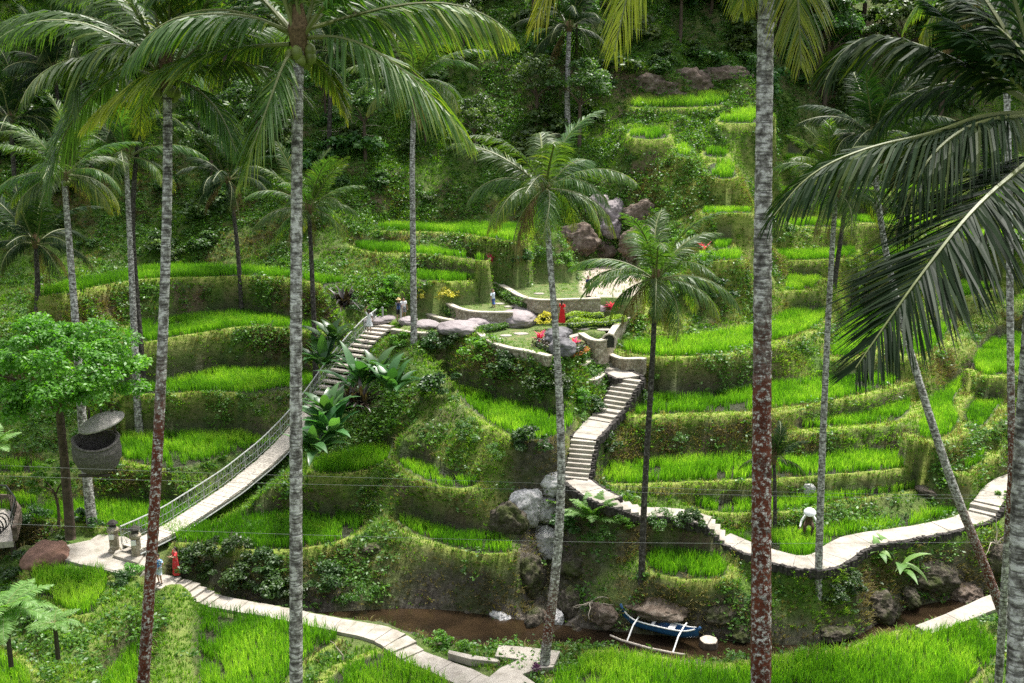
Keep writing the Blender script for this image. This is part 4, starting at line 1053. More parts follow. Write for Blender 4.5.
# ------------------------------------------------------------------ viewing deck at the left edge
def viewdeck():
    z = -22.9; c = at_z(0, 538, z); root = empty('viewing_deck', c); tag(root, 'small pale viewing deck with black railing at the left edge', 'viewing deck')
    m = MB(); P = [at_z(x, y, z) - c for x, y in ((-30, 545), (13, 541), (17, 520), (8, 508), (-30, 508))]; n = len(P)
    m.add(P + [p - Vector((0, 0, .35)) for p in P], [tuple(range(n)), tuple(reversed(range(n, 2 * n)))] + [((i + 1) % n, i, n + i, n + (i + 1) % n) for i in range(n)]); m.build('floor', M['wood'], root)
    ring = [at_z(x, y, z) - c for x, y in ((13, 541), (18, 520), (9, 507), (-30, 505))]
    m = MB(); m.strip([p + Vector((0, 0, .75)) for p in ring], [p * 1.0 + Vector((.22, .1, .75)) for p in ring], .75); m.build('parapet', M['brownrock'], root)
    m = MB()
    for a, b in zip(ring, ring[1:]):
        for k in range(5):
            q = a.lerp(b, k / 5); m.tube([q + Vector((0, 0, .7)), q + Vector((0, 0, 1.35))], .03, 5)
        m.tube([a + Vector((0, 0, 1.35)), b + Vector((0, 0, 1.35))], .04, 5)
    m.build('railing', M['black'], root)
    m = MB()
    for k in range(4):
        q = at_z(4 - k * 3, 529 + k * 3, z) - c
        m.tube([q + Vector((.35 * math.cos(t), 0, .5 + .45 * math.sin(t))) for t in np.linspace(0, 2 * math.pi, 13)], .04, 5, False)
    m.build('ring_ornament', M['black'], root)
    for x, y in ((-25, 541), (12, 539), (5, 512)):
        q = at_z(x, y, z) - c; m = MB(); m.tube([q + Vector((0, 0, -.3)), q + Vector((0, 0, -3))], .14, 8); m.build('support_post', M['darkwood'], root)
viewdeck()

# ------------------------------------------------------------------ blue outrigger boat
def boat():
    A = at_z(624, 624, -25.75); B = at_z(696, 641, -25.75); c = (A + B) / 2; ax = B - A; ax.z = 0; L = ax.length * 1.06
    root = empty('outrigger_boat', c, math.atan2(ax.y, ax.x)); tag(root, 'small blue outrigger canoe with white rim and booms at the river edge', 'boat')
    ns = 25; prof = []
    outer, inner = [], []
    for i in range(ns):
        s = -1 + 2 * i / (ns - 1); x = s * L / 2
        w = .36 * (1 - abs(s) ** 2.6) + .025
        up = (.36 if s < 0 else .24) * max(0, abs(s) - .55) ** 2 / .2
        keel = .02 + up * .75 + .1 * abs(s) ** 3; sh = .50 + up
        for lst, k, kz in ((outer, 1.0, 0), (inner, .86, .07)):
            row = []
            for q in range(9):
                a = math.pi * q / 8
                yy = w * k * math.cos(a) * (1 if q in (0, 8) else .98); zz = sh - (sh - keel - kz) * math.sin(a) ** .7
                row.append(Vector((x * (1 if k == 1 else .97), yy, zz)))
            lst.append(row)
    def skin(rows, flip):
        n = len(rows[0]); vs = [p for r in rows for p in r]; fs = []
        for i in range(len(rows) - 1):
            for k in range(n - 1):
                f = (i * n + k, i * n + k + 1, (i + 1) * n + k + 1, (i + 1) * n + k); fs.append(f if flip else f[::-1])
        return vs, fs
    m = MB(); m.add(*skin(outer, True)); m.box((-L / 2 * 1.0, 0, .82), (.12, .07, .55), mat=Matrix.Rotation(-.35, 4, 'Y')); m.box((L / 2 * 1.0, 0, .66), (.14, .07, .34), mat=Matrix.Rotation(.5, 4, 'Y'))
    hull = m.build('hull', M['bluepaint'], root, smooth=True)
    m = MB(); m.add(*skin(inner, False)); m.build('hull_lining', M['bluepaint'], hull, smooth=True)
    for k in (0, 8):
        m = MB(); m.tube([r[k] + Vector((0, 0, .015)) for r in outer[1:-1]], .036, 6); m.build('gunwale', M['white'], root)
    for s in (-.12, .22, .28):
        m = MB(); m.box((s * L / 2 * 1.3, 0, .46), (.15, .66, .04)); m.build('thwart', M['white'], root)
    fy = -1.75
    for s in (-.55, .62):
        m = MB(); m.tube([(s * L / 2, .5, .58), (s * L / 2, 0, .62), (s * L / 2, -.9, .55), (s * L / 2, fy, .1)], .04, 7); m.build('boom', M['white'], root)
    m = MB(); m.tube([(-L * .5, fy, .22), (-L * .35, fy, .10), (0, fy - .05, .06), (L * .3, fy, .08), (L * .46, fy, .16)], [.045, .06, .065, .06, .05], 8); m.build('outrigger_float', M['cutwood'], root)
boat()

# stump, log rounds and driftwood
def stump():
    q = hit(708, 655); q.z = max(q.z, RIV - .05); root = empty('tree_stump', q); tag(root, 'sawn tree stump with a pale cut top in the river', 'stump')
    m = MB(); m.lathe([(.5, -.4), (.48, .1), (.45, .36)], 14, (0, 0, 0), wob=.05, nw=5); m.build('stump_bark', M['treebark'], root)
    m = MB(); m.lathe([(.43, .362), (.42, .385)], 14, (0, 0, 0), wob=.05, nw=5); m.build('cut_face', M['cutwood'], root)
stump()
def driftwood(label, px, py, d, n, L, seed):
    r = random.Random(seed); c = at_d(px, py, d) if d else hit(px, py); m = MB(); c = c + Vector((0, -.2, .1))
    for i in range(n):
        p = c.copy(); dr = Vector((r.uniform(-1, 1), r.uniform(-.5, .3), r.uniform(-.5, .9))).normalized(); pts = [p.copy()]
        for k in range(5):
            p = p + dr * L / 5; dr = (dr + Vector((r.uniform(-.5, .5), r.uniform(-.3, .3), r.uniform(-.5, .5)))).normalized(); pts.append(p.copy())
        m.tube(pts, [.05, .042, .034, .026, .018, .01], 5)
    tag(m.build('driftwood', M['drystem']), label, 'driftwood')
driftwood('pale driftwood branches on the bank above the boat', 590, 604, None, 7, 1.3, 4)
driftwood('bare pale branches hanging below the right path bend', 995, 548, None, 9, 1.8, 9)
driftwood('short pale stick lying by the rice on the near bank', 344, 660, None, 1, 1.2, 12)
driftwood('thin pale stems on the dark slope behind the tall palms', 352, 132, None, 8, 3.0, 15)
# ------------------------------------------------------------------ fronds and palms
UP = Vector((0, 0, 1))
def resample(pts, n):
    a = np.array([tuple(p) for p in pts]); c = np.concatenate([[0], np.cumsum(np.linalg.norm(np.diff(a, axis=0), axis=1))])
    t = np.linspace(0, c[-1], n); return [Vector([float(np.interp(x, c, a[:, k])) for k in range(3)]) for x in t], c[-1]

def frond_mesh(name, pts, nl=62, Lf=.24, droop=.55, width=.055, mat='palm', rad=.03, tone=.45, dry=0.0, seed=0, start=.13, vee=.12, roll=0.0, tip=.25, fwd=(38, 62)):
    """rachis along pts with two rows of bent leaflets; Lf = longest leaflet / frond length"""
    r = random.Random(seed)
    C, L = resample(pts, 26)
    mb = MB(); mb.cur = 1; mb.tone = .5
    mb.tube(C, [rad * (1 - .85 * i / 25) + .004 for i in range(26)], 5, False)
    mb.cur = 0
    Lm = Lf * L; wd = width
    gust = [r.uniform(-.12, .12) for _ in range(12)]
    for i in range(nl):
        s = start + (1 - start) * (i + r.uniform(-.3, .3)) / (nl - 1); s = min(max(s, 0.02), 1)
        k = s * 25; i0 = min(int(k), 24); p = C[i0].lerp(C[i0 + 1], k - i0)
        T = (C[min(i0 + 2, 25)] - C[max(i0 - 1, 0)]).normalized()
        S = T.cross(UP)
        if S.length < .15: S = T.cross(Vector((0, -1, 0)))
        S.normalize(); N = S.cross(T)
        if roll:
            q = Matrix.Rotation(roll, 3, T); S = q @ S; N = q @ N
        prof = (min(1, (s - start) / .22 + .45)) * (1 if s < .55 else 1 - (1 - tip) * ((s - .55) / .45) ** 1.3)
        al = R(fwd[0] + (fwd[1] - fwd[0]) * s)
        for sg in (-1, 1):
            if r.random() < .03: continue
            Ln = Lm * prof * r.uniform(.85, 1.1); a2 = al + r.uniform(-.1, .1)
            d = (S * (sg * math.cos(a2)) + T * math.sin(a2) + N * (vee + r.uniform(-.12, .12))).normalized()
            dr = droop * r.uniform(.7, 1.3) + gust[int(s * 11.9)]
            p1 = p + d * Ln * .38 - UP * (dr * .10 * Ln)
            p2 = p + d * Ln * .70 - UP * (dr * .42 * Ln)
            d3 = (d - UP * dr * 1.5).normalized()
            p3 = p2 + d3 * Ln * .38
            wv = (T * .9 + N * r.uniform(-.35, .35)).normalized() * wd * .5 * (.6 + .4 * prof)
            t = min(1, max(0, tone + r.gauss(0, .11) + dry * max(0, s - .35) * 1.2))
            te = min(1, t + dry * .5 + r.uniform(0, .08))
            mb.add([p - wv * .6, p + wv * .6, p1 + wv, p1 - wv, p2 + wv * .8, p2 - wv * .8, p3],
                   [(0, 1, 2, 3), (3, 2, 4, 5), (5, 4, 6)], [t * .9, t * .9, t, t, t, t, te])
    me = bpy.data.meshes.new(name); me.from_pydata(mb.v, [], mb.f)
    me.materials.append(M[mat]); me.materials.append(M['rachis']); me.polygons.foreach_set('material_index', mb.m)
    at = me.attributes.new('tone', 'FLOAT', 'POINT'); at.data.foreach_set('value', np.array(mb.t, dtype=np.float32)); me.update()
    return me

def arc(e0, bend, n=14, pw=1.25, sway=0.0):
    pts = [Vector((0, 0, 0))]; L = 1 / (n - 1)
    for i in range(n - 1):
        s = (i + .5) / (n - 1); e = R(e0 - bend * s ** pw); h = sway * s * s
        pts.append(pts[-1] + Vector((math.cos(e) * math.cos(h), math.cos(e) * math.sin(h), math.sin(e))) * L)
    return pts

NAGE = 7
PROTO = {}
def protos(mat):
    if mat in PROTO: return PROTO[mat]
    L = []
    for a in range(NAGE):
        f = a / (NAGE - 1); vs = []
        for v in range(2):
            e0 = 86 - 88 * f + (v - .5) * 14; bend = 42 + 48 * min(1, f * 1.5) - 14 * max(0, f - .6) + (v - .5) * 18
            vs.append(frond_mesh('frond', arc(e0, bend, sway=(v - .5) * .8), 84, .235, .32 + .6 * f, .0145, mat, .007, .44 - .08 * f, .0 if f < .7 else .5 * f, a * 10 + v, vee=.25 - .35 * f))
        L.append(vs)
    PROTO[mat] = L; return L

DEADP = []
def dead_protos():
    if not DEADP:
        for v in range(2): DEADP.append(frond_mesh('dead_frond', arc(-30 - 14 * v, 55, sway=.3 - .5 * v), 52, .2, 1.1, .012, 'dead', .008, .5, 0, 900 + v, vee=-.4))
    return DEADP

def extend_down(pts, px_slope=None):
    """carry a trunk on from its lowest visible point to the ground"""
    p, q = pts[0], pts[1]; d = (p - q).normalized(); d = (d * .4 + Vector((0, 0, -1)) * .6).normalized(); out = []
    c = p.copy()
    for i in range(60):
        c = c + d * .5; out.append(c.copy())
        if c.z < float(H(np.array([c.x]), np.array([c.y]))[0]) - .3: break
    return list(reversed(out)) + pts

def trunk(root, pts, r0, r1, bark, red=None, flare=1.35, n=10):
    """pts low to high, world; red = (s0, s1) stretch with red growth"""
    S = smooth_line([tuple(p) for p in pts], 2); C, L = resample([Vector(s) for s in S], max(24, int(np.linalg.norm(S[-1] - S[0]) / .14)))
    rad, tn = [], []
    N = len(C) - 1
    for i in range(N + 1):
        s = i / N
        rr = r0 + (r1 - r0) * s; rr *= 1 + (flare - 1) * max(0, 1 - s * L / .9) ** 2
        rr *= 1 + .035 * math.sin(i * 2.4) + random.uniform(-.02, .02)
        rad.append(rr)
        t = 0
        if red:
            t = max(0, min(1, (s - red[0]) / .03)) * max(0, min(1, (red[1] - s) / .12))
        tn.append(t)
    m = MB(); m.tube([c - root.location for c in C], rad, n, True, tn, .02)
    return m.build('trunk', M[bark], root, smooth=True)

def palm(name, label, tr, r0, r1, nfr, Rf, mat='palm', bark='bark', red=None, seed=0, ages=(0, 1), explicit=(), nuts=0, spin=0.0, group=None, grounded=True, crown_z=0.0, skip=None, cat='palm tree', lw=None, fit=False):
    """tr: list of (px, py, depth) low to high"""
    r = random.Random(seed)
    if fit:
        df = depth_of(hit(tr[0][0], tr[0][1])); tr = [(x, y, df + (d - tr[0][2])) for x, y, d in tr]
    P = [at_d(*t) for t in tr]
    if grounded: P = extend_down(P)
    root = empty(name, P[0]); tag(root, label, cat, group)
    trunk(root, P, r0, r1, bark, red)
    c = P[-1] + Vector((0, 0, .15 + crown_z)) - root.location
    m = MB(); m.lathe([(r1 * .9, -.5), (r1 * 1.6, -.15), (r1 * 2.0, .15), (r1 * 1.3, .5), (.02, .95)], 10, c, wob=.12, nw=5)
    m.build('crown_fibre', M['fibre'], root)
    L = protos(mat)
    for i in range(nfr):
        f = ages[0] + (ages[1] - ages[0]) * (i + .5) / nfr; a = min(NAGE - 1, int(f * NAGE + r.uniform(-.3, .3)))
        a = max(0, a)
        az = spin + i * 2.39996 + r.uniform(-.25, .25)
        if skip and skip(az % (2 * math.pi), f): continue
        o = link(bpy.data.objects.new('frond', L[a][r.randrange(2)]), root)
        s = Rf * (.8 + .25 * math.sin(math.pi * min(1, f + .25))) * r.uniform(.9, 1.1)
        o.scale = (s, s, s); o.rotation_euler = (r.uniform(-.25, .25), r.uniform(-.08, .08), az)
        o.location = c + Vector((math.cos(az), math.sin(az), .2 - f * .35)) * r1 * 1.1
    if lw is None and grounded:
        dm = dead_protos()
        for i in range(r.choice((1, 2, 2, 3))):
            az = r.uniform(0, 6.28); o = link(bpy.data.objects.new('dead_frond', dm[i % 2]), root); q = Rf * r.uniform(.55, .8)
            o.scale = (q, q, q); o.rotation_euler = (0, 0, az); o.location = c + Vector((math.cos(az), math.sin(az), -.3)) * r1
    for k, e in enumerate(explicit):
        d0 = tr[-1][2]
        pts = [at_d(x, y, d0 + dd) - root.location for x, y, dd in e['p']]
        pts = [Vector(q) for q in smooth_line([tuple(p) for p in pts], 2)]
        kw = dict(nl=100, Lf=.29, droop=.65, width=.062, mat=mat, rad=.045, seed=seed * 31 + k); kw.update(e.get('k', {}))
        link(bpy.data.objects.new('frond', frond_mesh('frond', pts, **kw)), root)
    for k in range(nuts):
        a = k * 2.4 + r.random(); q = r1 * r.uniform(1.5, 2.3)
        m = MB(); m.lathe([(.02, -.15), (.09, -.11), (.125, 0), (.1, .1), (.02, .16)], 8, c + Vector((math.cos(a) * q, math.sin(a) * q, -.28 - r.random() * .25)))
        m.build('coconut', M['nut'], root, smooth=True)
    return root

# foreground ------------------------------------------------------------
palm('palm_tree', 'tall coconut palm with grey spotted trunk and large crown before the bridge deck',
     [(296, 700, 19.4), (296, 560, 19.6), (296, 300, 20), (297, 130, 20.3), (299, 44, 20.5)], .135, .11, 17, 4.3, bark='bark', lw=0, seed=3, ages=(0, .72), nuts=9, spin=.9,
     skip=lambda az, f: f > .25 and (3.6 < az < 5.9),
     explicit=[dict(p=[(290, 32, 0), (255, 17, -.5), (205, 13, -.9), (160, 22, -1.2), (126, 62, -1.2)], k=dict(droop=.75, tone=.42, Lf=.29, vee=-.1)),
               dict(p=[(294, 50, 0), (284, 62, -.5), (272, 95, -1.0), (256, 140, -1.2), (240, 182, -1.2)], k=dict(droop=.75, tone=.45, dry=.25, Lf=.30, roll=.3)),
               dict(p=[(306, 38, 0), (340, 36, -.6), (380, 52, -1.0), (420, 84, -1.1), (447, 112, -1.1), (468, 138, -1)], k=dict(droop=.95, tone=.46, dry=.2, Lf=.30, nl=112)),
               dict(p=[(305, 30, 0), (345, 18, .1), (400, 4, .2), (450, 2, .3), (490, 16, .3), (512, 34, .3)], k=dict(droop=1.0, tone=.46, dry=.3, Lf=.25, nl=110, vee=-.2)),
               dict(p=[(290, 44, 0), (240, 47, .5), (190, 58, .7), (140, 80, .7), (100, 108, .6), (86, 124, .6)], k=dict(droop=.7, tone=.5, dry=.6, Lf=.26)),
               dict(p=[(292, 30, 0), (270, 5, .3), (235, -18, .5), (190, -20, .5), (150, -2, .5)], k=dict(droop=.7)),
               dict(p=[(306, 26, 0), (330, 0, -.3), (370, -25, -.4), (420, -28, -.4)], k=dict(droop=.7)),
               dict(p=[(303, 52, 0), (318, 62, .6), (336, 84, 1.0), (346, 120, 1.2)], k=dict(droop=.6, tone=.5, dry=.4))])
palm('palm_tree', 'tall coconut palm with red brown lower trunk in front of the bridge',
     [(142, 700, 20.6), (149, 600, 20.7), (159, 430, 21), (166, 260, 21.4), (168, 150, 21.7), (167, 84, 21.9)], .125, .095, 15, 4.0, lw=0, seed=8, ages=(0, .8), red=(.0, .64), nuts=5, spin=.2,
     skip=lambda az, f: f > .3 and (3.9 < az < 5.6),
     explicit=[dict(p=[(164, 78, 0), (145, 50, -.6), (118, 43, -.9), (92, 50, -1), (78, 76, -1), (72, 114, -1)], k=dict(droop=.7, Lf=.3, roll=-.2)),
               dict(p=[(164, 82, 0), (132, 66, .4), (98, 86, .7), (70, 122, .9), (54, 160, 1), (48, 192, 1)], k=dict(droop=.7, tone=.35, Lf=.28)),
               dict(p=[(170, 80, 0), (190, 84, -.2), (212, 102, -.4), (226, 124, -.5), (236, 152, -.5)], k=dict(droop=.8, Lf=.32)),
               dict(p=[(162, 74, 0), (128, 32, .6), (85, 15, .8), (40, 12, .9), (0, 28, 1), (-20, 44, 1)], k=dict(droop=.75, tone=.35, Lf=.27, nl=110)),
               dict(p=[(166, 70, 0), (150, 20, .9), (110, -10, 1.2), (60, -5, 1.4)], k=dict(droop=.7, tone=.35))])
palm('palm_tree', 'tall thick palm trunk with red lower part standing before the right paddies',
     [(761, 705, 15.3), (761, 600, 15.5), (762, 400, 16), (763, 200, 16.4), (766, 0, 16.9), (768, -130, 17.2)], .165, .13, 16, 3.9, lw=0, seed=12, ages=(0, .8), red=(.0, .56), spin=.5, nuts=6,
     explicit=[dict(p=[(770, -128, 0), (784, -110, -.5), (794, -60, -.9), (798, 0, -1.1), (801, 66, -1.1)], k=dict(droop=.6, tone=.55, dry=.2, Lf=.26)),
               dict(p=[(764, -128, 0), (720, -130, -.3), (670, -95, -.5), (635, -35, -.6), (614, 52, -.6)], k=dict(droop=.8, tone=.55, dry=.8, Lf=.24)),
               dict(p=[(764, -128, 0), (690, -150, .3), (610, -110, .5), (562, -50, .6), (536, 22, .6)], k=dict(droop=.8, tone=.5, dry=.5, Lf=.24)),
               dict(p=[(766, -128, 0), (752, -100, -.3), (750, -50, -.5), (742, 10, -.5)], k=dict(droop=.6, tone=.5, dry=.3))])
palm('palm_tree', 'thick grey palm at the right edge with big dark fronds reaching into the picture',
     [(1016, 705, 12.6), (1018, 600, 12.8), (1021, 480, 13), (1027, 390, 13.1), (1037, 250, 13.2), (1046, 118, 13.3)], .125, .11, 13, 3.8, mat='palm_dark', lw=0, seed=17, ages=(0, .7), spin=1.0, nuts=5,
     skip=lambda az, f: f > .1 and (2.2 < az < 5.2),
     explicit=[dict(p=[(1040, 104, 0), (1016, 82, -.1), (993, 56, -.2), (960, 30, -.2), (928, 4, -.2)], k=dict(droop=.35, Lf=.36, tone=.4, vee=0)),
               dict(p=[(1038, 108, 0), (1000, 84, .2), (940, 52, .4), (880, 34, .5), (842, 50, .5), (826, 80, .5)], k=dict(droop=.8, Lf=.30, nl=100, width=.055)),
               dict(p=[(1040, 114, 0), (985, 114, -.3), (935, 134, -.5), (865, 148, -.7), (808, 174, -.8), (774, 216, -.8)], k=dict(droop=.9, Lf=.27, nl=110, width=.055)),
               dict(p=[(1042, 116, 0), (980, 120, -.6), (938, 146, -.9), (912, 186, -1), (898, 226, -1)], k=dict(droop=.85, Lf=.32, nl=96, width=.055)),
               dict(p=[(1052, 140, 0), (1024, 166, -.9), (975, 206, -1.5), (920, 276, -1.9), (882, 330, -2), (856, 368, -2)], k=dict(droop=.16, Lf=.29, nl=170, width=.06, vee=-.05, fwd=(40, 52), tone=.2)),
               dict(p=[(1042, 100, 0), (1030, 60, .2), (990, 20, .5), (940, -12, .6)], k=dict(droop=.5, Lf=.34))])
# middle distance --------------------------------------------------------
palm('palm_tree', 'leaning palm with red and grey trunk rooted at the river before the rock gully',
     [(546, 648, 46.3), (553, 600, 46.4), (560, 525, 46.6), (562, 450, 46.8), (556, 330, 47.2), (549, 250, 47.5), (545, 192, 47.8)], .25, .13, 20, 5.1, ages=(.22, 1), seed=21, red=(.06, .24), nuts=8, spin=.3)
palm('palm_tree', 'slim palm with full crown standing beside the small lower paddy',
     [(641, 582, 50), (645, 480, 50), (652, 370, 50), (656, 282, 50)], .175, .13, 22, 4.9, seed=23, bark='darkbark', nuts=6, spin=1.2, ages=(.22, 1), fit=True)
palm('palm_tree', 'straight slim palm rooted below the right path near the farmer',
     [(818, 592, 49), (821, 480, 49), (827, 340, 49), (833, 232, 49), (836, 196, 49)], .2, .12, 18, 4.2, seed=27, nuts=5, spin=2.0, fit=True)
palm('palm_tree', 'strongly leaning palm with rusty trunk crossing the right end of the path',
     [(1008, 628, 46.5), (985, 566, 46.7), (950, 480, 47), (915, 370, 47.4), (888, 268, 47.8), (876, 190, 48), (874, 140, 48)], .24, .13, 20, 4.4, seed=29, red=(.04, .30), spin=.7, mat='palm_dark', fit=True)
palm('palm_tree', 'thin speckled palm trunk just left of the thick trunk at the right edge',
     [(1012, 470, 34), (1011, 400, 34), (1010, 300, 34.2), (1009, 180, 34.4), (1006, 60, 34.6), (1003, -12, 34.8)], .14, .10, 18, 4.4, seed=33, red=(.3, .55), spin=2.6, ages=(0, .95))
palm('palm_tree', 'grey palm carrying the woven nest by the left tree',
     [(92, 524, 53), (84, 450, 53), (77, 340, 53), (69, 240, 53), (64, 178, 53)], .3, .15, 22, 4.6, seed=37, nuts=6, spin=.1, fit=True)
palm('palm_tree', 'palm with a pale trunk rising from the left paddies right of the nest palm',
     [(138, 412, 65), (134, 330, 65), (130, 240, 65), (126, 160, 65)], .27, .15, 20, 5.0, seed=41, spin=1.4, nuts=5, fit=True)
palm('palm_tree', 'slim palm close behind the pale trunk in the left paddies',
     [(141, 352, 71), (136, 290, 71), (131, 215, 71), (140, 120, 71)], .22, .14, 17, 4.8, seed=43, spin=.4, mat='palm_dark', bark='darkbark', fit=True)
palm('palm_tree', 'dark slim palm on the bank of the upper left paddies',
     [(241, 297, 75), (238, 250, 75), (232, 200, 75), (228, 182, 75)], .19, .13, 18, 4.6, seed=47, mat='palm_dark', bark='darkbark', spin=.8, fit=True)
palm('palm_tree', 'dark slim palm by the upper end of the bridge',
     [(316, 388, 66), (314, 320, 66), (311, 250, 66), (309, 212, 66)], .2, .14, 20, 4.6, seed=53, bark='darkbark', spin=.2, nuts=4, fit=True)
palm('palm_tree', 'tall grey palm standing at the garden edge beside the backpacker',
     [(414, 342, 65.5), (413, 250, 65.5), (412, 150, 65.5), (415, 84, 65.5)], .24, .16, 20, 5.2, seed=59, spin=1.0, nuts=5, fit=True)
palm('palm_tree', 'small young palm with dark leaves behind the thick red trunk',
     [(775, 532, 51), (775, 490, 51), (774, 462, 51)], .12, .09, 12, 2.2, seed=61, spin=.4, mat='palm_dark', bark='darkbark', ages=(0, .8), fit=True)
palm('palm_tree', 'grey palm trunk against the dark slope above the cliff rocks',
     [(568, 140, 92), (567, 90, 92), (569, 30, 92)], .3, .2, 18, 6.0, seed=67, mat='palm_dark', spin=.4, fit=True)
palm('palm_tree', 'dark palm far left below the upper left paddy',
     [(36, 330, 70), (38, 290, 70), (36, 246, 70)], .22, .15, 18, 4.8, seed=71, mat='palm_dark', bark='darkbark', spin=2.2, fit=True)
for k, (x, y, d, h, R_, lab) in enumerate([(20, 250, 84, 9, 5.5, 'dark palm in the left background behind the nest palm'), (100, 250, 88, 12, 5.5, 'dark background palm left of the red trunked palm'), (330, 190, 90, 9, 5, 'dark background palm behind the tallest left crown'),
                                    (205, 190, 92, 9, 5.5, 'dark background palm between the two left crowns'), (60, 130, 84, 11, 6, 'high dark palm at the upper left'), (840, 200, 84, 8, 4.6, 'background palm behind the straight slim palm'),
                                    (905, 150, 88, 8, 5, 'background palm behind the dark right fronds'), (990, 170, 86, 9, 5, 'background palm near the upper right edge')]):
    b = at_d(x, y, d); g0 = on_ground(b.x, b.y); D_ = depth_of(g0)
    top = g0 + Vector((random.uniform(-.8, .8), 0, h))
    def pix(p):
        dd = depth_of(p); return (CX + F * p.x / dd, CY + F * (-(p.z * CP + p.y * SP)) / dd, dd)
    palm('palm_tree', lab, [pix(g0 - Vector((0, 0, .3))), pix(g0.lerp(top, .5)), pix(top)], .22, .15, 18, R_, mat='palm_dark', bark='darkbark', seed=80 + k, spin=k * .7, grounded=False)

# ------------------------------------------------------------------ shrubs, trees, leafy plants
def leaf_cloud(name, n, rx, ry, rz, size, mat, clumps=14, seed=0, cr=.42, up=.6, z0=.5, hang=0):
    r = np.random.default_rng(seed)
    th = r.uniform(0, 2 * math.pi, clumps); cz = r.uniform(-.5, 1, clumps); q = np.sqrt(np.clip(1 - cz ** 2, 0, 1)) * r.uniform(.45, 1, clumps)
    cc = np.stack([q * np.cos(th) * rx, q * np.sin(th) * ry, cz * rz * r.uniform(.7, 1.05, clumps)], -1)
    rad = r.uniform(.6, 1.25, clumps) * cr * (rx + ry + rz) / 3
    ct = r.uniform(.3, .68, clumps)
    k = r.integers(0, clumps, n)
    d = r.normal(0, 1, (n, 3)); d[:, 2] = np.abs(d[:, 2]) * 1.0 - .25; d /= np.linalg.norm(d, axis=1)[:, None]
    P = cc[k] + d * (rad[k] * r.uniform(.55, 1.05, n))[:, None] * np.array([1, 1, .75])
    P[:, 2] += z0 * rz
    a = r.normal(0, 1, (n, 3)); a[:, 2] = a[:, 2] * .5 - .25 - hang; a += d * .7; a /= np.linalg.norm(a, axis=1)[:, None]
    nrm = r.normal(0, .7, (n, 3)) + d * .8; nrm[:, 2] += up * 1.6; nrm /= np.linalg.norm(nrm, axis=1)[:, None]
    b = np.cross(nrm, a); b /= np.linalg.norm(b, axis=1)[:, None] + 1e-9
    L = (size * r.uniform(.65, 1.35, n))[:, None]
    V = np.stack([P - a * L * .5, P + b * L * .28, P + a * L * .6 - np.array([0, 0, .08]) * L, P - b * L * .28], 1).reshape(-1, 3)
    T = np.repeat(np.clip(ct[k] + r.normal(0, .15, n), 0, 1), 4)
    o = np_mesh(name, V, 4, np.arange(n * 4), mat, T); me = o.data
    bpy.data.objects.remove(o); return me

def put(name, me, label, cat, loc, s=1.0, rz=0, group=None, sz=1.0):
    o = link(bpy.data.objects.new(name, me)); o.location = loc; o.scale = (s, s, s * sz); o.rotation_euler = (0, 0, rz)
    return tag(o, label, cat, group)

SH = [leaf_cloud('shrub', 1500, 1, 1, .8, .17, M['shrub'], 13, i) for i in range(3)]
JU = [leaf_cloud('shrub', 1300, 1.1, 1.1, .95, .26, M['jungle'], 12, 20 + i, .45) for i in range(4)]
BRI = [leaf_cloud('shrub', 900, 1, 1, .8, .2, M['bright'], 11, 40 + i) for i in range(2)]
FEA = [leaf_cloud('shrub', 1500, 1, 1, .9, .11, M['weed'], 16, 50 + i, .35) for i in range(2)]

def shrub_at(px, py, wpx, kind, label, group=None, hz=1.0, cat='shrub', name='shrub', d=None):
    b = hit(px, py) if d is None else at_d(px, py, d); s = wpx / (F / depth_of(b)) / 2.3
    me = {'s': SH, 'j': JU, 'b': BRI, 'f': FEA}[kind]
    return put(name, random.choice(me), label, cat, b + Vector((0, s * .2, -.1)), s, random.uniform(0, 6), group, hz)
hgp = 'dark hedge bushes behind the near path'
for px, py, w, lab in [(190, 570, 44, 'leafy bush right behind the couple on the landing'), (216, 580, 40, 'second leafy bush behind the near path steps'), (240, 588, 46, 'dark round bush in the middle of the hedge by the river'), (268, 596, 46, 'dark bush right of the middle of the river hedge'), (292, 600, 38, 'dark bush behind the grey foreground trunk'),
                       (205, 556, 36, 'upper bush of the hedge under the bridge deck'), (235, 564, 40, 'upper bush in the hedge below the lowest left paddy'), (262, 570, 40, 'dense dark bush under the bund of the lowest left paddy')]:
    shrub_at(px, py, w, 's', lab, hgp, .95)
shrub_at(328, 590, 44, 's', 'dark bush on the river bank right of the grey foreground trunk')
shrub_at(358, 606, 40, 'f', 'thin reddish bush leaning over the river', hz=1.3)
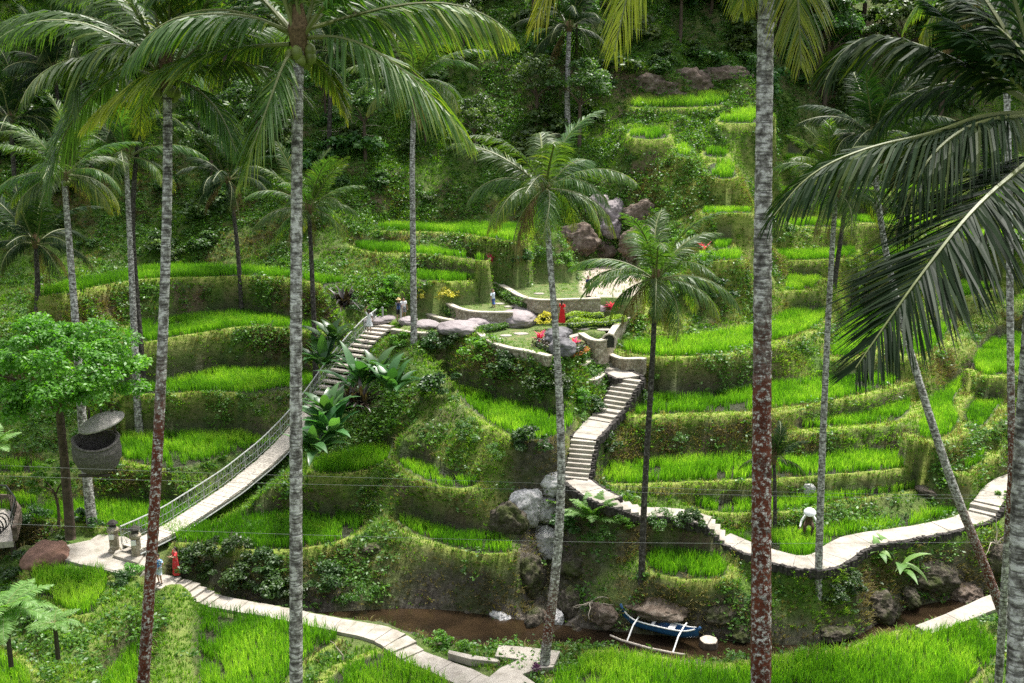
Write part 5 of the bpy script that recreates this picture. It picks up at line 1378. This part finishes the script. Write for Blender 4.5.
for px, py, w, k, lab in [(385, 305, 30, 'b', 'bright green bush behind the backpacker'), (393, 290, 26, 'b', 'tall light green bush left of the garden palm'), (376, 318, 26, 'b', 'light green bush at the top of the bridge'), (345, 308, 34, 's', 'dark bush left of the bridge top'),
                          (452, 352, 30, 's', 'leafy plants hanging below the middle of the walkway'), (478, 360, 36, 'b', 'light leafy plants under the walkway wall'), (505, 372, 36, 's', 'leafy plants under the long curved wall'), (530, 384, 38, 's', 'leafy plants left of the leaning palm below the garden'),
                          (430, 348, 30, 's', 'dark plants below the garden palm'), (556, 392, 34, 's', 'dark plants right of the leaning palm below the garden'), (580, 404, 24, 'b', 'pale leafy plant beside the stairs'), (400, 345, 26, 'b', 'yellowish plants between bridge top and palm'),
                          (440, 392, 46, 's', 'dark weeds on the bank left of the bright centre paddy'), (470, 440, 40, 'f', 'soft green bush below the bright centre paddy'), (530, 466, 44, 's', 'dark round bush above the rock gully'), (500, 458, 30, 'f', 'green weeds right of the small centre paddy'),
                          (594, 412, 26, 's', 'dark bush hugging the left of the winding stairs'), (607, 452, 34, 's', 'dark round bush right of the winding stairs'), (655, 390, 20, 'b', 'light bush right of the stair landing'), (640, 402, 24, 's', 'dark bush right of the middle stair flight'),
                          (676, 445, 26, 'f', 'small weeds on the bank right of the winding stairs'), (574, 530, 46, 's', 'leafy bush right of the pale gully boulder'), (600, 545, 40, 'f', 'soft green bush below the path steps'), (620, 530, 34, 'b', 'light weeds under the lower path'),
                          (660, 535, 34, 'f', 'weeds under the path before the small lower paddy'), (690, 536, 34, 's', 'leafy weeds left of the path steps'), (852, 592, 36, 's', 'dark leafy bush right of the straight palm foot'), (836, 600, 30, 's', 'dark bush beside the straight palm foot'),
                          (1000, 590, 24, 'b', 'yellow green bush under the right path bend'), (1004, 500, 22, 'b', 'light bush right of the upper path end'), (690, 302, 40, 's', 'dark shrubs on the bank behind the slim palm crown'), (720, 300, 36, 's', 'dark shrub on the bank left of the thick trunk'), (660, 318, 30, 's', 'dark shrub right of the niche wall'),
                          (705, 275, 30, 'f', 'pale weeds on the bank above the dark shrubs'), (640, 345, 18, 'b', 'yellowish bush right of the niche wall'), (60, 545, 20, 's', 'dark bush by the red brown boulder'), (84, 526, 34, 's', 'dark bush at the foot of the nest palm'), (130, 578, 26, 'b', 'light broadleaf bush below the bridge landing'),
                          (120, 585, 26, 's', 'dark bush below the left corner of the landing'), (20, 575, 40, 's', 'dark bush under the viewing deck'), (40, 620, 26, 's', 'dark bush behind the small tree fern'), (35, 525, 30, 's', 'dark bush right of the viewing deck'), (440, 650, 30, 'b', 'bright weeds on the near river edge'), (462, 652, 20, 'b', 'small bright weeds right on the near river edge'),
                          (555, 635, 14, 'b', 'small light plant at the foot of the leaning palm'), (690, 245, 26, 'b', 'light weeds below the mossy slope'), (905, 270, 24, 's', 'dark shrub behind the large dark frond'), (1000, 250, 40, 's', 'dark shrub at the right edge above the paddies'), (790, 175, 30, 'f', 'pale shrub behind the thick trunk'),
                          (785, 240, 30, 'f', 'pale weeds right of the thick trunk'), (545, 262, 30, 'f', 'soft green bush behind the upper garden wall'), (522, 262, 24, 's', 'dark green bush at the right end of the short centre paddies'), (565, 268, 24, 'b', 'light bush below the cliff rocks')]:
    shrub_at(px, py, w, k, lab)
# jungle slope above
jg = 'bushes on the jungle slope'
jn = 0
tries = 0
while jn < 225 and tries < 9000:
    tries += 1
    u = random.uniform(-.56, .56); Y = random.uniform(80, 122); x = u * Y
    p = on_ground(x, Y)
    s = float(samp(KM['mud'], np.array([x]), np.array([Y - .5]))[0]) + float(samp(KM['mud'], np.array([x]), np.array([Y + 2.0]))[0]) + float(samp(KM['lip'], np.array([x]), np.array([Y]))[0]) + float(samp(KM['lawn'], np.array([x]), np.array([Y]))[0])
    if s > .1: continue
    if u > .02 and Y < 96: continue
    if u > .25 and Y < 109: continue
    if Y < 84 and u > -.1: continue
    jn += 1; sc = random.uniform(.8, 2.0) * (1 if Y > 90 else .65)
    lab = 'leafy green bush on the jungle slope at the top left' if u < -.05 else 'leafy green bush on the jungle slope at the top right'
    put('shrub', random.choice(JU), lab, 'shrub', p - Vector((0, 0, .25 * sc)), sc, random.uniform(0, 6), jg + (' at the left' if u < -.05 else ' at the right'), random.uniform(.8, 1.2))

def tree(name, label, base, h, cw, ch, leaf, seed, group=None, lean=(0, 0), nleaf=4200, size=.34, bare=.45, r0=.3, clumps=26, cr=.3, bark='treebark'):
    r = random.Random(seed); root = empty(name, base); tag(root, label, 'tree', group)
    top = Vector((lean[0], lean[1], h * bare)); m = MB()
    pts = [Vector((0, 0, -.4)), Vector((lean[0] * .2 + r.uniform(-.2, .2), lean[1] * .3, h * bare * .45)), top]
    m.tube([Vector(q) for q in smooth_line([tuple(p) for p in pts], 2)], list(np.linspace(r0, r0 * .65, 9)), 8, jit=.06)
    for k in range(6):
        a = k * 1.05 + r.random(); e = top + Vector((math.cos(a) * cw * .6, math.sin(a) * cw * .6, ch * r.uniform(.2, .8)))
        mid = top.lerp(e, .5) + Vector((0, 0, .15 * ch)); m.tube([Vector(q) for q in smooth_line([tuple(top - Vector((0, 0, .1))), tuple(mid), tuple(e)], 1)], [r0 * .5, r0 * .12], 6)
    m.build('trunk', M[bark], root, smooth=True)
    me = leaf_cloud('crown', nleaf, cw, cw, ch, size, leaf, clumps, seed, cr, hang=.25)
    c = link(bpy.data.objects.new('crown', me), root); c.location = top + Vector((0, 0, ch * .1)); return root
tree('tree', 'bright green feathery tree left of the nest palm', at_d(70, 532, 54) , 9.8, 4.7, 2.9, M['bright'], 5, lean=(-.1, .5), nleaf=27000, size=.2, bare=.7, r0=.3, clumps=70, cr=.21)
b0 = hit(70, 470)
tree('tree', 'small light green tree below the crown of the feathery tree', at_d(58, 520, 56), 3.2, 1.3, 1.3, M['bright'], 6, nleaf=1400, size=.2, bare=.5, r0=.1, clumps=14, cr=.25)
tg = 'dark trees on the jungle slope'
TP = None
kinds = []
for k in range(4):
    kinds.append(tree('tree', 'dark leafy tree in the jungle on the slope above the terraces', on_ground(-40 + k * 2, 118), 10 + k, 3.6 + .3 * k, 3.6, M['jungle'], 60 + k, tg, nleaf=3800, size=.42, bare=.45, clumps=22, cr=.34))
spots = [(-50, 100), (-44, 106), (-38, 101), (-32, 108), (-27, 100), (-21, 107), (-15, 101), (-9, 106), (-4, 101), (2, 108), (6, 102), (-47, 112), (-35, 114), (-24, 115), (-12, 114), (-1, 116), (10, 113), (18, 112), (26, 110), (33, 110), (40, 112), (47, 111), (22, 118), (36, 115), (50, 110), (-56, 106), (30, 111), (42, 110), (4, 113), (12, 107), (17, 106), (24, 109), (8, 121), (15, 122), (21, 110), (28, 113), (33, 121), (-46, 92), (-40, 95), (-34, 90), (-29, 94), (-23, 91), (-18, 95), (-13, 91), (-8, 95), (-3, 93), (2, 96), (6, 94), (-52, 95), (-26, 88), (-37, 86), (-10, 99), (9, 104), (25, 109), (34, 111), (45, 109), (40, 118), (48, 119), (44, 114), (55, 116), (52, 122)]
for i, (x, y) in enumerate(spots):
    o = kinds[i] if i < 4 else copy_tree(kinds[i % 4])
    o.location = on_ground(x + random.uniform(-1, 1), y); o.rotation_euler.z = i * 1.3; s = random.uniform(.75, 1.15); o.scale = (s, s, s)
    if y < 97: s *= .62; o.scale = (s, s, s)
    if y > 97 and -12 < x < 30: o.scale = (s * .7, s * .7, s * .7)

# broad leaved clumps, dark red dracaena, ferns, banana
def blade_clump(name, label, loc, n, L, wd, mat, seed, lean=(8, 55), bend=45, cat='plant', group=None, tone=.5, stem=None):
    r = random.Random(seed); m = MB(); 
    for i in range(n):
        az = i * 2.4 + r.uniform(-.3, .3); e = 90 - r.uniform(*lean); Lf = L * r.uniform(.7, 1.15); w = wd * r.uniform(.8, 1.15)
        a = arc(e, bend * r.uniform(.7, 1.3), 8); b = Vector((r.uniform(-.25, .25) * L * .6, r.uniform(-.25, .25) * L * .6, r.uniform(0, .35) * L))
        S = Vector((-math.sin(az), math.cos(az), 0)); vs = []; t = min(1, max(0, tone + r.gauss(0, .16)))
        for k, p in enumerate(a):
            s = k / 7; ww = w * (math.sin(math.pi * min(1, .06 + s * .94) ** .8) * .5 + .02) * (1 if s > .22 or stem is None else .15)
            q = b + Vector((p.x * math.cos(az), p.x * math.sin(az), p.z)) * Lf
            vs += [q - S * ww + Vector((0, 0, ww * .3)), q, q + S * ww + Vector((0, 0, ww * .3))]
        fs = []
        for k in range(7): fs += [(3 * k, 3 * k + 1, 3 * k + 4, 3 * k + 3), (3 * k + 1, 3 * k + 2, 3 * k + 5, 3 * k + 4)]
        m.add(vs, fs, t)
    o = m.build(name, mat, None, smooth=True, loc=loc); return tag(o, label, cat, group)
BL = [(360, 395, 62, 'broad', 'big clump of broad shiny leaves in front of the bridge stairs'), (378, 385, 62, 'broad', 'tall broad leaves right of the bridge stairs'), (392, 398, 60, 'broad', 'broad leaves at the right of the big clump'), (348, 412, 60, 'redleaf', 'dark reddish spiky plant before the bridge stairs'),
      (364, 410, 60, 'redleaf', 'second dark reddish plant under the broad leaves'), (330, 440, 58, 'broad', 'broad leafed plants right of the bridge deck'), (316, 456, 57, 'broad', 'lower broad leafed plants right of the bridge deck'), (330, 425, 59, 'broad', 'upper broad leafed plants right of the bridge deck'),
      (322, 372, 65, 'broad', 'pale broad leaves left of the bridge stairs'), (333, 350, 66, 'broad', 'broad leaves at the left of the upper bridge stairs'), (345, 310, 69, 'redleaf', 'dark spiky bush left of the bridge top')]
for k, (px, py, d, mt, lab) in enumerate(BL):
    if mt == 'broad': blade_clump('broadleaf_plant', lab, at_d(px, py, d), 26, 2.2 if k != 0 else 2.6, .62, M['broad'], 100 + k, (5, 65), 50, stem=1)
    else: blade_clump('spiky_plant', lab, at_d(px, py, d), 46, 1.7, .2, M['redleaf'], 100 + k, (5, 85), 55)
    pt = at_d(px, py, d); g = on_ground(pt.x, pt.y)
    bpy.data.objects[-1] if False else None
for px, py, lab in [(540, 342, 'pink leafed plant left of the grey garden boulders'), (574, 349, 'pink leafed plant right of the grey garden boulders'), (612, 311, 'pink leafed plant by the platform stone wall')]:
    b = hit(px, py); blade_clump('pink_plant', lab, b, 22, .75, .16, M['pink'], px, (5, 60), 40)
for px, py, lab in [(492, 268, 'pink plant above the upper garden wall'), (704, 252, 'small red plant on the slope above the slim palm')]:
    b = hit(px, py); blade_clump('pink_plant', lab, b, 18, .8, .16, M['pink'], px, (5, 60), 40)
put('yellow_shrub', leaf_cloud('yellow_shrub', 700, 1, .7, .6, .13, M['yellow'], 10, 3), 'yellow leafed bush beside the wavy hedge', 'shrub', hit(449, 312), 1.0)
put('yellow_shrub', leaf_cloud('yellow_shrub', 500, .6, .5, .9, .13, M['yellow'], 8, 4), 'yellow leafed bush left of the leaning palm in the garden', 'shrub', hit(545, 330), .95)
put('yellow_shrub', leaf_cloud('yellow_shrub', 300, .5, .5, .5, .13, M['yellow'], 6, 5), 'small yellow plant beside the garden palm', 'shrub', hit(421, 303), .8)
put('purple_shrub', leaf_cloud('purple_shrub', 420, .55, .5, .6, .12, M['purple'], 8, 6), 'dark purple plant on the concrete platform edge', 'shrub', hit(538, 678), .75)
b = hit(897, 580); blade_clump('banana_plant', 'young banana plant with light leaves above the right pool', b + Vector((0, 0, .3)), 9, 2.0, .55, M['fern'], 7, (25, 85), 60, stem=1, cat='banana plant')
b = hit(875, 562); blade_clump('banana_plant', 'small broad leafed plant below the right path bend', b, 8, 1.1, .4, M['fern'], 8, (25, 85), 60, stem=1, cat='banana plant')
b = hit(556, 640); blade_clump('broadleaf_plant', 'small pale leafed plant beside the leaning palm foot', b + Vector((-.7, .4, 0)), 12, .9, .3, M['fern'], 9, (30, 80), 60, stem=1)

def fern(name, label, loc, h, n, L, seed, mat='fern', e=(12, 35), cat='tree fern', rt=.09):
    r = random.Random(seed); root = empty(name, loc); tag(root, label, cat)
    m = MB(); m.tube([(0, 0, -.6), (0.02, 0, h * .5), (0, 0, h)], [rt * 1.2, rt, rt * .9], 7); m.build('trunk', M['darkwood'], root)
    for i in range(n):
        az = i * 2.4 + r.uniform(-.2, .2); a = [Vector((p.x * math.cos(az), p.x * math.sin(az), p.z + h / L)) * L for p in arc(r.uniform(*e), 55 * r.uniform(.7, 1.2), 12)]
        me = frond_mesh('frond', a, 48, .24, .3, .055 * L / 1.4, mat, .014, .5, 0, seed * 9 + i, .12, .1, tip=.12, fwd=(12, 35))
        link(bpy.data.objects.new('frond', me), root)
    return root
fern('tree_fern', 'small tree fern with flat pale fronds on the near left bank', at_d(56, 640, 43) - Vector((0, 0, .3)), 1.1, 12, 1.2, 3)
fern('tree_fern', 'large tree fern with pale feathery fronds at the left edge', at_d(8, 640, 41) - Vector((0, 0, .6)), 2.0, 13, 2.1, 4, e=(8, 50))
fern('fern', 'big pale fern in the gully right of the leaning palm', hit(592, 528), .5, 14, 1.7, 5, e=(20, 70), cat='fern')
fern('fern', 'pale fern over the grey gully boulders', hit(553, 512), .4, 10, 1.2, 6, e=(10, 60), cat='fern')
fern('tree_fern', 'pale leaves of a plant at the left edge beneath the feathery tree', at_d(-4, 452, 45), .3, 8, 1.3, 8, e=(20, 60))
# ------------------------------------------------------------------ people
def bake_skin(name, verts, edges, radii, root_i, mats):
    me = bpy.data.meshes.new(name); me.from_pydata(verts, edges, []); o = bpy.data.objects.new(name, me); COL.objects.link(o)
    o.modifiers.new('s', 'SKIN'); sk = me.skin_vertices[0].data
    for i, r in enumerate(radii):
        sk[i].radius = (r[0], r[1]) if isinstance(r, tuple) else (r, r)
        sk[i].use_root = (i == root_i)
    sub = o.modifiers.new('u', 'SUBSURF'); sub.levels = 1; sub.render_levels = 1
    dg = bpy.context.evaluated_depsgraph_get(); dg.update()
    out = bpy.data.meshes.new_from_object(o.evaluated_get(dg)); bpy.data.objects.remove(o)
    return [v.co.copy() for v in out.vertices], [tuple(p.vertices) for p in out.polygons]

def hand(mb, w, d, side):
    """palm, four fingers and a thumb growing from the wrist w along d"""
    d = d.normalized(); a = d.cross(Vector((0, 1, .2))).normalized(); b = d.cross(a).normalized()
    mb.tube([w - d * .01, w + d * .03, w + d * .085], [.024, .036, .034], 8, True, flat=.5)
    for k, (o, L) in enumerate(((-.026, .062), (-.009, .074), (.009, .070), (.025, .054))):
        p = w + d * .08 + a * o; q = p + d * L * .5 + b * .006; e = q + (d * .8 + b * .5).normalized() * L * .5
        mb.tube([p, q, e], [.0095, .009, .006], 5)
    p = w + d * .02 + a * (.03 * side); q = p + (d * .6 + a * side * .8).normalized() * .04; mb.tube([p, q, q + (d + a * side * .2).normalized() * .03], [.012, .010, .007], 5)

def lerp3(a, b, t): return Vector(a).lerp(Vector(b), t)

def person(label, feet, face, h=1.66, pose='stand', dress=None, top=None, bottom=None, hair='long', hat=None, arms=('down', 'down'), shoes='cloth_black', sleeve='cloth_white', long_sleeve=False, sleeve_mat=None):
    """built facing -Y in local metres, then turned by face"""
    root = empty('person', feet, face); tag(root, label, 'person')
    k = h / 1.70
    crouch = pose == 'stoop'
    def S(*p): return Vector(p) * k
    pel = S(0, 0, .95); chest = S(0, 0, 1.32); sp = S(0, .01, 1.12); nk = S(0, .01, 1.46); hb = S(0, -.01, 1.54); ht = S(0, 0, 1.64)
    sh = [S(-.175, .01, 1.39), S(.175, .01, 1.39)]
    hip = [S(-.09, 0, .9), S(.09, 0, .9)]; kn = [S(-.1, -.03, .5), S(.1, -.02, .5)]; an = [S(-.1, .03, .09), S(.11, .02, .09)]; toe = [S(-.12, -.13, .035), S(.13, -.14, .035)]
    if pose == 'walk':
        kn = [S(-.1, -.2, .52), S(.1, .04, .5)]; an = [S(-.1, -.22, .1), S(.11, .28, .13)]; toe = [S(-.11, -.38, .05), S(.11, .16, .035)]
    if crouch:
        pel = S(0, .2, .60); sp = S(0, .14, .78); chest = S(0, 0, .97); nk = S(0, -.09, 1.09); hb = S(0, -.14, 1.15); ht = S(0, -.19, 1.25)
        sh = [S(-.18, -.03, 1.03), S(.18, -.03, 1.03)]; hip = [S(-.1, .25, .58), S(.1, .25, .58)]; kn = [S(-.2, -.14, .46), S(.2, -.12, .46)]; an = [S(-.17, .1, .09), S(.17, .12, .09)]; toe = [S(-.19, -.06, .035), S(.19, -.04, .035)]
    AP = {'down': (S(.06, .02, -.27), S(.03, -.06, -.25)), 'hip': (S(.16, .04, -.22), S(-.12, -.12, -.14)), 'up': (S(.12, -.1, .2), S(-.14, -.02, .22)), 'fwd': (S(.05, -.14, -.2), S(-.08, -.22, .08)), 'reach': (S(.17, -.1, -.25), S(.06, -.14, -.28)), 'hold': (S(.07, -.06, -.25), S(-.16, -.18, .02))}
    V = [pel, sp, chest, nk, hb, ht]; E = [(0, 1), (1, 2), (2, 3), (3, 4), (4, 5)]
    Rr = [(.15 * k, .11 * k), (.125 * k, .095 * k), (.15 * k, .105 * k), (.055 * k, .055 * k), (.078 * k, .085 * k), (.082 * k, .095 * k)]
    wr = []
    for s, (hp, q, a, t) in enumerate(zip(hip, kn, an, toe)):
        b = len(V); V += [hp, q, a, t]; E += [(0, b), (b, b + 1), (b + 1, b + 2), (b + 2, b + 3)]; Rr += [.085 * k, .056 * k, .036 * k, .032 * k]
    for s in (0, 1):
        sg = -1 if s == 0 else 1; e, f = AP[arms[s]]
        e = Vector((e.x * sg, e.y, e.z)); f = Vector((f.x * sg, f.y, f.z)); b = len(V); el = sh[s] + e; w = el + f
        V += [sh[s], el, w]; E += [(2, b), (b, b + 1), (b + 1, b + 2)]; Rr += [.052 * k, .038 * k, .026 * k]; wr.append((w, f.normalized(), el))
    vs, fs = bake_skin('body', V, E, Rr, 0, None)
    m = MB(); m.add(vs, fs)
    for s, (w, d, _) in enumerate(wr): hand(m, w, d, 1 if s == 0 else -1)
    hd = (ht - hb).normalized(); hc = hb.lerp(ht, .55); fw = Vector((0, -1, 0)) if not crouch else Vector((0, -.86, -.5))
    m.tube([hc + fw * .075 * k + hd * .015, hc + fw * .108 * k - hd * .02], [.012, .017], 6)
    for sg in (-1, 1): m.tube([hc + Vector((sg * .078 * k, .01, 0)), hc + Vector((sg * .098 * k, .02, 0))], [.024, .018], 6)
    body = m.build('body', M['skin'], root, smooth=True)
    for sg in (-1, 1):
        m = MB(); m.lathe([(.002, -.012), (.012, 0), (.002, .012)], 8, hc + fw * .083 * k + Vector((sg * .032 * k, 0, 0)) + hd * .025); m.build('eye', M['black'], body)
    m = MB(); m.tube([hc + fw * .088 * k - hd * .05 + Vector((-.02, 0, 0)), hc + fw * .088 * k - hd * .05 + Vector((.02, 0, 0))], .006, 5); m.build('mouth', M['cloth_red'], body)
    # hair: cap plus a fall of hair behind
    m = MB(); cv = []; n = 14
    up = hd; bk = -fw
    sx = Vector((1, 0, 0))
    rings = 6
    for i in range(rings):
        ph = (math.pi * .62) * i / (rings - 1)
        for q in range(n):
            th = 2 * math.pi * q / n; dirp = sx * math.cos(th) + bk * math.sin(th)
            pull = 1.0 if math.sin(th) > -.35 else max(.2, 1 - (i / (rings - 1)) * 1.4)
            ph2 = ph * pull
            cv.append(hc + bk * .012 + up * (.118 * k * math.cos(ph2)) + dirp * (.104 * k * math.sin(ph2)))
    fq = [(i * n + q, i * n + (q + 1) % n, (i + 1) * n + (q + 1) % n, (i + 1) * n + q) for i in range(rings - 1) for q in range(n)]
    m.add(cv, fq)
    if hair == 'long': m.tube([hc + bk * .07 * k, nk + bk * .10 * k, chest + bk * .125 * k], [.085 * k, .09 * k, .06 * k], 8, flat=.5)
    m.build('hair', M['hair'], root, smooth=True)
    def ring_body(levels, name, mat, wob=0.0):
        """levels: (centre, rx, ry) rings joined into a garment"""
        m = MB(); n = 18; vv = []
        for (c, rx, ry) in levels:
            for q in range(n):
                th = 2 * math.pi * q / n; f = 1 + wob * math.sin(th * 5 + c.z * 7) * max(0, min(1, (pel.z + .05 - c.z) * 2))
                vv.append(c + Vector((rx * f * math.cos(th), ry * f * math.sin(th), 0)))
        ff = [(i * n + q, i * n + (q + 1) % n, (i + 1) * n + (q + 1) % n, (i + 1) * n + q) for i in range(len(levels) - 1) for q in range(n)]
        m.add(vv, ff); return m
    def torso_levels(zlow):
        L = [(nk - Vector((0, 0, .025)), .065 * k, .062 * k), (lerp3(nk, chest, .45), .185 * k, .10 * k), (chest, .185 * k, .130 * k), (sp, .155 * k, .122 * k), (lerp3(sp, pel, .7), .175 * k, .14 * k)]
        return L
    if dress:
        mat, hem, flare = dress; L = [(nk - Vector((0, 0, .03)), .06 * k, .06 * k), (lerp3(nk, chest, .45), .15 * k, .095 * k), (chest, .155 * k, .125 * k), (sp, .125 * k, .108 * k), (lerp3(sp, pel, .7), .155 * k, .13 * k)]
        for t in (0, .25, .5, .75, 1.0):
            z = pel.z + (hem * k - pel.z) * t; L.append((Vector((pel.x, pel.y + .02 * t, z)), (.165 + flare * t) * k, (.14 + flare * .9 * t) * k))
        ring_body(L, 'dress', mat, .10).build('dress', M[mat], root, smooth=True)
        sleeve = mat
    else:
        L = torso_levels(0) + [(pel - Vector((0, 0, .06 * k)), .185 * k, .145 * k)]
        if crouch:
            m = MB(); m.tube([pel, sp, chest, nk.lerp(chest, .25)], [.17 * k, .15 * k, .17 * k, .1 * k], 12); m.build('shirt', M[top], root, smooth=True)
        else: ring_body(L, 'shirt', top).build('shirt', M[top], root, smooth=True)
        sleeve = sleeve_mat or top
        bm_, ln = bottom
        m = MB()
        for hp, q, a in zip(hip, kn, an):
            e = q.lerp(a, .9) if ln == 'long' else hp.lerp(q, .85); pts = [hp + Vector((0, 0, .07)), hp.lerp(q, .5), q, e] if ln == 'long' else [hp + Vector((0, 0, .07)), hp.lerp(q, .45), e]
            m.tube(pts, [.105 * k, .095 * k, .078 * k, .062 * k] if ln == 'long' else [.11 * k, .1 * k, .092 * k], 10)
        m.tube([pel + Vector((0, 0, .05)), pel - Vector((0, 0, .09 * k))], [.17 * k, .165 * k], 14, flat=.8)
        m.build('trousers' if ln == 'long' else 'shorts', M[bm_], root, smooth=True)
    for s in (0, 1):
        w, d, el = wr[s]; m = MB(); e = sh[s].lerp(el, .6)
        if long_sleeve: m.tube([sh[s].lerp(chest, .25), sh[s], el, el.lerp(w, .95)], [.07 * k, .066 * k, .052 * k, .04 * k], 9)
        else: m.tube([sh[s].lerp(chest, .25), sh[s], e], [.07 * k, .066 * k, .06 * k], 9)
        m.build('sleeve', M[sleeve], root, smooth=True)
    for a, t in zip(an, toe):
        m = MB(); bkp = a + (a - t) * .35; m.tube([Vector((bkp.x, bkp.y, .04)), Vector((a.x, a.y, .045)), a.lerp(t, .6) * 1.0, t + (t - a) * .12], [.036, .046, .046, .03], 8, flat=.9); m.build('shoe', M[shoes], root, smooth=True)
    if hat == 'cone':
        m = MB(); m.lathe([(.34, -.03), (.33, .0), (.28, .07), (.17, .15), (.05, .2), (.01, .205)], 20, (0, 0, 0)); o = m.build('hat', M['cloth_white'], root, smooth=True); o.location = hc + hd * .02; o.location += Vector((0, 0, .06)); o.rotation_euler = (R(24), 0, 0)
    elif hat == 'brim':
        m = MB(); m.lathe([(.2, .05), (.19, .065), (.11, .08), (.105, .16), (.07, .19), (.01, .195)], 18, hc); m.build('hat', M['cloth_straw'], root, smooth=True)
    return root

def foot(px, py, z=None):
    p = hit(px, py) if z is None else at_z(px, py, z); return p
rt = bpy.data.objects
p = br(366, 333); 
person('woman in a white sleeveless dress with one arm raised on the bridge stairs', p + Vector((.25, 0, .10)), R(190), 1.62, dress=('cloth_white', .45, .10), arms=('down', 'up'))
bp_ = foot(399, 322, -15.0)
person('person in dark clothes with a yellow straw hat and blue backpack at the bridge top', bp_ + Vector((0, 0, .02)), R(185), 1.70, top='cloth_grey', bottom=('cloth_black', 'short'), hat='brim', hair='short', arms=('down', 'fwd'))
m = MB()
m.tube([(0, 0, -.24), (0, 0, -.18), (0, 0, .12), (0, .0, .24)], [.1, .17, .17, .1], 12, flat=.7)
bag = m.build('backpack', M['cloth_navy'], None, smooth=True, loc=bp_ + Vector((.02, -.22, 1.2)))
m = MB(); m.box((0, -.13, -.06), (.2, .06, .2)); m.build('front_pocket', M['cloth_blue'], bag)
for sg in (-1, 1):
    m = MB(); m.tube([(sg * .1, .06, .2), (sg * .13, .34, .2), (sg * .13, .36, -.05), (sg * .12, .08, -.18)], .022, 6); m.build('strap', M['cloth_navy'], bag)
tag(bag, 'dark blue backpack on the back of the person at the bridge top', 'backpack')
person('person in a white shirt just beside the backpacker at the bridge top', foot(404, 319, -15.0), R(20), 1.62, top='cloth_white', bottom=('cloth_grey', 'short'), arms=('hold', 'down'), hair='short')
person('man in a pale blue shirt and dark blue shorts walking on the garden stones', foot(493, 315, -14.7) + Vector((0, 0, .25)), R(60), 1.72, pose='walk', top='cloth_pale', bottom=('cloth_blue', 'short'), hair='short')
wr_ = foot(562, 328, -15.0)
person('woman in a long red dress with long dark hair standing on a garden stone', wr_ + Vector((0, 0, .35)), R(150), 1.66, dress=('cloth_red', .06, .10), arms=('down', 'hold'))
person('person in a pale shirt beside the leaning palm trunk, behind the woman in red', foot(553, 322, -15.0) + Vector((0, .4, .1)), R(20), 1.72, top='cloth_white', bottom=('cloth_grey', 'long'), hair='short', arms=('hold', 'down'))
person('person in dark navy clothes on the pale stone at the back of the garden', hit(588, 297), R(40), 1.6, top='cloth_navy', bottom=('cloth_brown', 'short'), hair='short', arms=('down', 'hold'))
person('man in a blue and white patterned shirt on the landing below the bridge', foot(160, 584, -24.52), R(-30), 1.72, top='cloth_pattern', bottom=('cloth_pale', 'short'), hair='short', arms=('down', 'hip'))
person('woman in a red patterned long dress on the landing below the bridge', foot(175, 578, -24.58) + Vector((0, .25, .03)), R(-50), 1.66, dress=('cloth_redpat', .08, .07), arms=('hold', 'fwd'))
person('rice farmer figure with white conical hat bending over the paddy by the path', foot(808, 536, -23.1) + Vector((0, 0, .05)), R(-15), 1.95, pose='stoop', top='cloth_brown', bottom=('cloth_brown', 'long'), hair='short', hat='cone', arms=('reach', 'reach'), long_sleeve=True, sleeve_mat='cloth_white')
SUN_E, SUN_A, SKY_S, EXPO = 2.9, 8, .15, 1.3
# ------------------------------------------------------------------ camera, light, world
cam = bpy.data.cameras.new('camera'); cam.lens = LENS; cam.sensor_width = SENSOR
cam.clip_start = .1; cam.clip_end = 1000
co = link(bpy.data.objects.new('camera', cam)); co.location = (0, 0, 0); co.rotation_euler = (R(90) - PITCH, 0, 0)
SC.camera = co
SUN_EL, SUN_AZ = R(66), R(28)          # azimuth measured from +Y towards +X
sun = bpy.data.lights.new('sun', 'SUN'); sun.energy = SUN_E; sun.angle = R(SUN_A); sun.color = (1, .97, .90)
so_ = link(bpy.data.objects.new('sun', sun))
sd_ = Vector((math.sin(SUN_AZ) * math.cos(SUN_EL), math.cos(SUN_AZ) * math.cos(SUN_EL), math.sin(SUN_EL)))
so_.rotation_euler = sd_.to_track_quat('Z', 'Y').to_euler(); so_.location = (0, 30, 60)
wd = bpy.data.worlds.new('World'); SC.world = wd; wd.use_nodes = True
nt = wd.node_tree; nt.nodes.clear()
sky = nt.nodes.new('ShaderNodeTexSky'); sky.sky_type = 'NISHITA'; sky.sun_disc = False
sky.sun_elevation = SUN_EL; sky.sun_rotation = SUN_AZ; sky.air_density = 1.0; sky.dust_density = 4.0; sky.ozone_density = 1.0
hs = nt.nodes.new('ShaderNodeHueSaturation'); hs.inputs['Saturation'].default_value = .35
bg = nt.nodes.new('ShaderNodeBackground'); bg.inputs['Strength'].default_value = SKY_S
wo = nt.nodes.new('ShaderNodeOutputWorld')
nt.links.new(sky.outputs[0], hs.inputs['Color']); nt.links.new(hs.outputs[0], bg.inputs['Color']); nt.links.new(bg.outputs[0], wo.inputs['Surface'])
SC.view_settings.view_transform = 'Standard'; SC.view_settings.look = 'None'
SC.view_settings.exposure = EXPO; SC.view_settings.gamma = 1.0
SC.view_settings.use_curve_mapping = False
SC.render.engine = 'CYCLES'
SC.cycles.max_bounces = 6; SC.cycles.transparent_max_bounces = 4; SC.cycles.use_denoising = False
SC.render.resolution_x = 1024; SC.render.resolution_y = 683
